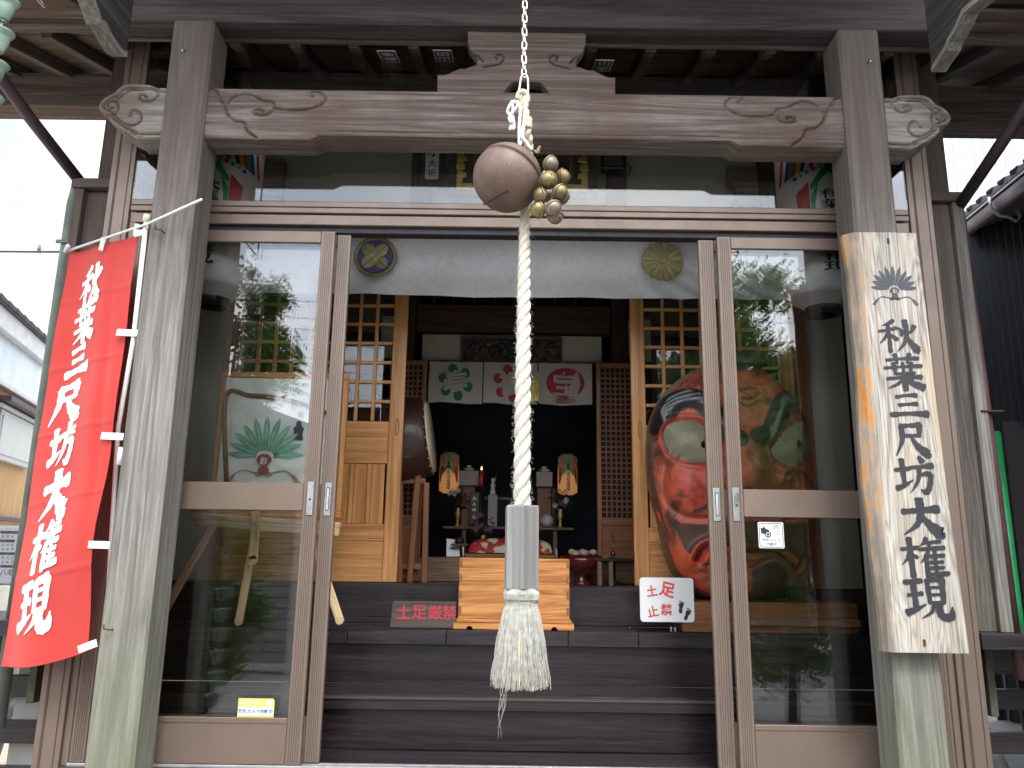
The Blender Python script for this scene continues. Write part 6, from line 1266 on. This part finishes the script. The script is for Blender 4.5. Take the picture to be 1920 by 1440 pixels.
# right: pale cladding wall of a tall building, dark neighbour with tiled eave
PW=thing('tall_clad_building','tall pale blue white building with vertical cladding seams behind the right eave','building',(8,13,0))
y=13.; a=at(1700,430,y); b=at(2050,250,y); box('clad_wall',a.x-1,b.x+3,y,y+5,0,11,'pale_cladding',PW,0)
vs=[];fs=[]; x=a.x-.9
while x<b.x+2.8:
    bb=len(vs); vs+=[(x,y-.001,0),(x+.012,y-.03,0),(x+.028,y-.03,0),(x+.04,y-.001,0),(x,y-.001,11),(x+.012,y-.03,11),(x+.028,y-.03,11),(x+.04,y-.001,11)]; fs+=[(bb,bb+1,bb+5,bb+4),(bb+1,bb+2,bb+6,bb+5),(bb+2,bb+3,bb+7,bb+6)]; x+=.19
stuff(mesh('cladding_seam',vs,fs,'window_frame_grey',PW))
NR=thing('dark_neighbour','dark corrugated neighbour building with tiled eave and brown gutter at the right edge','building',(4.5,6,0))
e0=at(1812,432,6.8); e1=at(1925,345,5.35); dz=(e1.z-e0.z)
ev=lambda t,dx=0,dzz=0: Vector((e0.x+(e1.x-e0.x)*t+dx,e0.y+(e1.y-e0.y)*t,e0.z+(e1.z-e0.z)*t+dzz))
tube('gutter',[ev(-.05),ev(1),ev(2.6)],.06,'pipe_red',NR,12); tube('gutter_lip',[ev(-.05,-.07,.05),ev(2.6,-.07,.05)],.008,'window_frame_grey',NR,6)
beam('eave_tile_row',ev(-.06,.02,.13),ev(2.6,.02,.13),.10,.05,'roof_tile',NR)
for k in range(14): q=ev(k*.185,-.04,.19); put(boxmesh(.10,.10,.04,.01),'end_tile','roof_tile',NR,T(q.x+.04,q.y,q.z-.03)@Matrix.Rotation(R_(-20),4,'Y'))
q=ev(.62,-.02,-.02); tube('gutter_bracket',[tuple(q+Vector(v)) for v in ((-.07,0,.08),(-.06,0,-.02),(-.0,0,-.08),(.07,0,-.09),(.13,0,-.13),(.17,0,-.09),(.15,0,-.02))],.012,'window_frame_grey',NR,8)
mesh('roof_slope',[tuple(ev(-.1,.0,.1)),tuple(ev(2.6,.0,.1)),tuple(ev(2.6,3,1.3)),tuple(ev(-.1,3,1.3))],[(0,1,2,3)],'roof_tile',NR); mesh('eave_soffit',[tuple(ev(-.1,.0,.02)),tuple(ev(2.6,.0,.02)),tuple(ev(2.6,.6,.0)),tuple(ev(-.1,.6,.0))],[(0,1,2,3)],'fence_dark',NR)
Mw=Matrix.Translation((e0.x+.12,7.2,0))@Matrix.Rotation(R_(-90),4,'Z'); corr_wall('corrugated_wall',0,6,0,0,e0.z+.2,'dark_cladding',NR,.10,.015,Mw); mesh('rear_wall',[(e0.x+.02,7.21,0),(e0.x+5,7.21,0),(e0.x+5,7.21,e0.z+.4),(e0.x+.02,7.21,e0.z+.1)],[(0,1,2,3)],'dark_cladding',NR)
s=thing('dark_plank_fence','dark plank fence at the lower right edge beside the green pole','fence',(3.3,5.2,0))
for k in range(5): x=at(1893,900,5.2).x+k*.16; box('plank',x,x+.15,5.2,5.23,0,at(1900,790,5.2).z+.0,'fence_dark',s,.003,g='z')
box('rail',at(1876,900,5.2).x,at(1893,900,5.2).x+.8,5.235,5.27,2.0,2.06,'fence_dark',s); box('rail',at(1876,900,5.2).x,at(1893,900,5.2).x+.8,5.235,5.27,1.45,1.5,'fence_dark',s)
s=thing('green_pole','bright green round pole standing by the dark fence, right edge','pole',(2.98,4.8,0)); c=at(1880,1000,4.8); tube('pole',[(c.x+.02,4.8,0),(c.x+.02,4.8,at(1868,812,4.8).z)],.038,'green_paint',s,16); lathe('pole_cap',[(.038,0),(.034,.008),(0,.012)],'green_paint',s,T(c.x+.02,4.8,at(1868,812,4.8).z),16)
s=thing('purple_cloth','strip of purple cloth hanging above the dark fence at the right edge','cloth',(3.4,5.0,1.9)); a=at(1914,690,5.1); mesh('cloth_strip',[(a.x+.02,5.1,a.z),(a.x+.3,5.1,a.z+.02),(a.x+.3,5.12,at(1914,785,5.1).z),(a.x+.0,5.1,at(1914,785,5.1).z),(a.x+.03,5.08,a.z-.15)],[(0,4,3,2,1)],'purple_cloth',s)
# ---------------------------------------------------------------- across the street, seen only in the glass
def crown(name,c,rad,n,size,mat,parent,seed,flat=1.,clumps=26):
    R1=np.random.default_rng(seed); cl=R1.normal(0,1,(clumps,3)); cl/=np.linalg.norm(cl,axis=1)[:,None]; cl*= (R1.uniform(.35,1,clumps)**.6)[:,None]; cl=cl*np.array(rad)+np.array(c); cr=R1.uniform(.16,.34,clumps)*np.mean(rad)
    k=R1.integers(0,clumps,n); p=R1.normal(0,.55,(n,3))*cr[k][:,None]+cl[k]; d=R1.normal(0,1,(n,3)); d/=np.linalg.norm(d,axis=1)[:,None]; e=np.cross(d,R1.normal(0,1,(n,3))); e/=np.linalg.norm(e,axis=1)[:,None]; s=(R1.uniform(.6,1.2,n)*size)[:,None]
    V=np.stack([p-d*s,p+e*s*.45,p+d*s,p-e*s*.45],1).reshape(-1,3); F=np.arange(n*4).reshape(-1,4)
    me=bpy.data.meshes.new(name); me.from_pydata((V-np.array(c)).tolist(),[],F.tolist()); return put(me,name,mat,parent,T(*c))
def tree(x,y,h,rad,n,size,mat,label,seed,trunk=.09,cz=.68,stems=1):
    t=thing('street_tree',label,'tree',(x,y,0)); R1=random.Random(seed); zc=h*cz
    tube('trunk',[(x,y,0),(x+.05,y,h*.25),(x-.03,y+.03,h*.5),(x,y,h*.8)],[trunk,trunk*.85,trunk*.6,trunk*.25],'bark',t,10)
    for i in range(9):
        a=R1.uniform(0,6.28); z0=h*R1.uniform(.3,.6); tube('branch',[(x,y,z0),(x+rad*.4*math.cos(a),y+rad*.4*math.sin(a),z0+h*.10),(x+rad*.8*math.cos(a),y+rad*.8*math.sin(a),z0+h*.17)],[trunk*.35,trunk*.2,trunk*.08],'bark',t,6)
    stuff(crown('crown',(x,y,zc),(rad,rad,h*(1-cz)*.95),n,size,mat,t,seed)); return t
tree(2.30,1.35,3.0,.55,9000,.035,'leaf_green','slim young tree beside the path, its leaves mirrored in the right glass door',3,.05,.5)
tree(3.0,-1.2,4.9,.85,20000,.05,'leaf_bright','feathery bright green tree mirrored high in the right glass door',5,.12,.66)
tree(3.7,-2.2,4.3,.9,12000,.05,'leaf_dark','darker tree behind the feathery one across the street',8,.12,.5)
tree(-2.62,.9,4.1,.50,17000,.036,'leaf_green','narrow leafy tree mirrored at the pillar side of the left glass door',11,.05,.66)
tree(-2.55,1.25,2.2,.42,12000,.03,'leaf_bright','low bushy shrub under the narrow tree on the left',13,.04,.5)
tree(-9,-13,7.5,2.2,9000,.12,'leaf_dark','distant dark tree beyond the garage',17,.2,.6)
CA=thing('parked_car','white hatchback parked across the street, mirrored low in the right glass door','car',(4.9,-3.2,0))
def car():
    prof=[(-2.0,.30),(-2.02,.55),(-1.95,.80),(-1.70,.92),(-1.05,1.00),(-.45,1.42),(.1,1.50),(.9,1.48),(1.45,1.30),(1.85,.98),(1.98,.90),(2.02,.55),(1.98,.30)]
    pr=[tuple(q) for q in cat(prof,5)]; ys=[-.82,-.78,-.70,0,.70,.78,.82]; vs=[];fs=[]
    for yy in ys:
        w=abs(yy); 
        for x,z in pr: zz=z if z<.9 else .9+(z-.9)*(1-.0*(w>.7)); vs.append((x*(1-.02*(w>.75)),yy if z<.95 else yy*(1-(z-.95)*.30),z-(.03 if w>.8 else 0)))
    n=len(pr)
    for j in range(len(ys)-1):
        for i in range(n-1): a=j*n+i; fs.append((a,a+1,a+1+n,a+n))
    fs.append(list(range(n))[::-1]); fs.append([6*n+i for i in range(n)])
    body=mesh('body',vs,fs,'car_paint',CA,T(4.9,-3.2,0),smooth=False)
    for sg in (1,-1):
        q=[(-.95,1.0),(-.42,1.36),(.05,1.42),(.05,1.0)],[(.12,1.0),(.12,1.42),(.85,1.40),(1.3,1.24),(1.45,1.02)]
        for w in q: mesh('side_window',[(x,sg*(.825-(z-.95)*.25+.012) if z>.95 else sg*.83,z) for x,z in w],[tuple(range(len(w))) if sg<0 else tuple(range(len(w)))[::-1]],'car_glass',CA,T(4.9,-3.2,0))
    for x in (-1.28,1.28):
        for sg in (1,-1):
            w=lathe('wheel',[(.0,-.09),(.27,-.09),(.31,-.07),(.31,.07),(.27,.09),(.20,.095)],'tyre',CA,T(4.9+x,-3.2+sg*.76,.31)@Matrix.Rotation(R_(-90*sg),4,'X'),28)
            M=WM[w]; lathe('rim',[(.20,.085),(.215,.10),(.20,.105),(.185,.06)],'rim_metal',w,M,28); lathe('hub',[(0,.09),(.05,.085),(.055,.05)],'rim_metal',w,M,14)
            for k in range(8): a=k*math.pi/4; beam('spoke',tuple(M@Vector((.04*math.cos(a),.04*math.sin(a),.075))),tuple(M@Vector((.19*math.cos(a),.19*math.sin(a),.075))),.03,.02,'rim_metal',w,up=(0,1,0))
    for sg in (1,-1): box('headlight',2.9,2.93,-3.2+sg*.6-.12,-3.2+sg*.6+.12,.72,.82,'sign_white',CA); box('door_handle',4.9,5.05,-3.2+sg*.835-.01,-3.2+sg*.835+.01,.86,.89,'car_paint',CA)
    box('bumper',2.86,2.92,-3.9,-2.5,.30,.55,'car_paint',CA,.02)
car()
GA=thing('grey_garage','low garage clad in grey horizontal boards with a pale corner post across the street','garage',(-4.2,-1.6,0))
MG=Matrix.Translation((-2.0,-1.2,0))@Matrix.Rotation(R_(8),4,'Z')
for k in range(17): put(boxmesh(4.6,.03,.118,.004),'siding_board','grey_siding',GA,MG@T(-2.8,0,.16+k*.122)@Matrix.Rotation(R_(6),4,'X'))
for x in (-.45,-1.55,-5.1): put(boxmesh(.12,.09,2.3,.005),'white_post','fascia_white',GA,MG@T(x,.05,1.15))
put(boxmesh(5.2,3.2,.12,.01),'flat_roof','light_siding',GA,MG@T(-2.7,-1.3,2.36)); put(boxmesh(4.8,2.8,2.2,0),'garage_body','brown_siding',GA,MG@T(-2.75,-1.45,1.12)); put(boxmesh(5.2,.06,.08,.005),'sill_rail','fascia_white',GA,MG@T(-2.75,.05,.06))
def house(x,y,w,d,h,label,mat,roof='roof_tile',seedw=3):
    t=thing('street_house',label,'house',(x,y,0)); box('walls',x-w/2,x+w/2,y-d,y,0,h,mat,t,0)
    pts=[(x-w/2-.4,h),(x+w/2+.4,h),(x,h+w*.20)]; prism('roof',pts,y-d-.3,y+.35,roof,t,0)
    for i in range(seedw): xx=x-w/2+w*(i+.5)/seedw; f=box('window',xx-.5,xx+.5,y,y+.06,h*.55,h*.8,'window_frame_grey',t); box('pane',xx-.44,xx+.44,y+.061,y+.07,h*.57,h*.78,'car_glass',f,0)
    return t
house(-6.5,-9,7,6,3.4,'pale single storey house beyond the garage','light_siding'); house(1.5,-17,11,7,5.6,'unseen brown house straight across the street, made tall to dim the hall','brown_siding'); house(13,-18,9,7,5.4,'light house far right across the street','light_siding'); house(-16,-18,8,7,5,'grey two storey house far left across the street','grey_siding')  # brown and far right houses made tall to block low sky light from hall
U=thing('utility_pole','concrete utility pole with transformer mirrored in the left glass door','utility pole',(-10.6,-22,0)); tube('pole_shaft',[(-10.6,-22,0),(-10.6,-22,11.8)],[.17,.11],'concrete',U,12)
for z in (9.6,10.4,11.2): box('crossarm',-11.4,-9.8,-22.04,-21.96,z,z+.07,'concrete',U)
lathe('transformer',[(0,0),(.28,0),(.3,.1),(.3,.75),(.2,.85),(0,.85)],'grey_siding',U,T(-10.1,-21.8,8.2),16)
for k,(z0,z1) in enumerate(((10.0,9.9),(10.5,10.3),(11.2,11.1),(8.9,8.6))):
    s=thing('power_line',['lowest power line of the crossarms','second power line over the street','topmost power line over the street','telephone line below the power lines'][k]+' mirrored in the left glass','cable',(-10.6,-22+.1*k,z0)); tube('wire',[(-40,-30,z0+.5),(-25,-26,z0-.3),(-10.6,-21.9,z0+.1),(0,-21.5,z1-.5),(12,-21.8,z1-.6),(26,-22,z1+.2)],.012,'cable',s,5)
wb_=struct(box('road_edge_line',-50,50,-5.9,-5.78,.0,.006,'fascia_white',None,0))
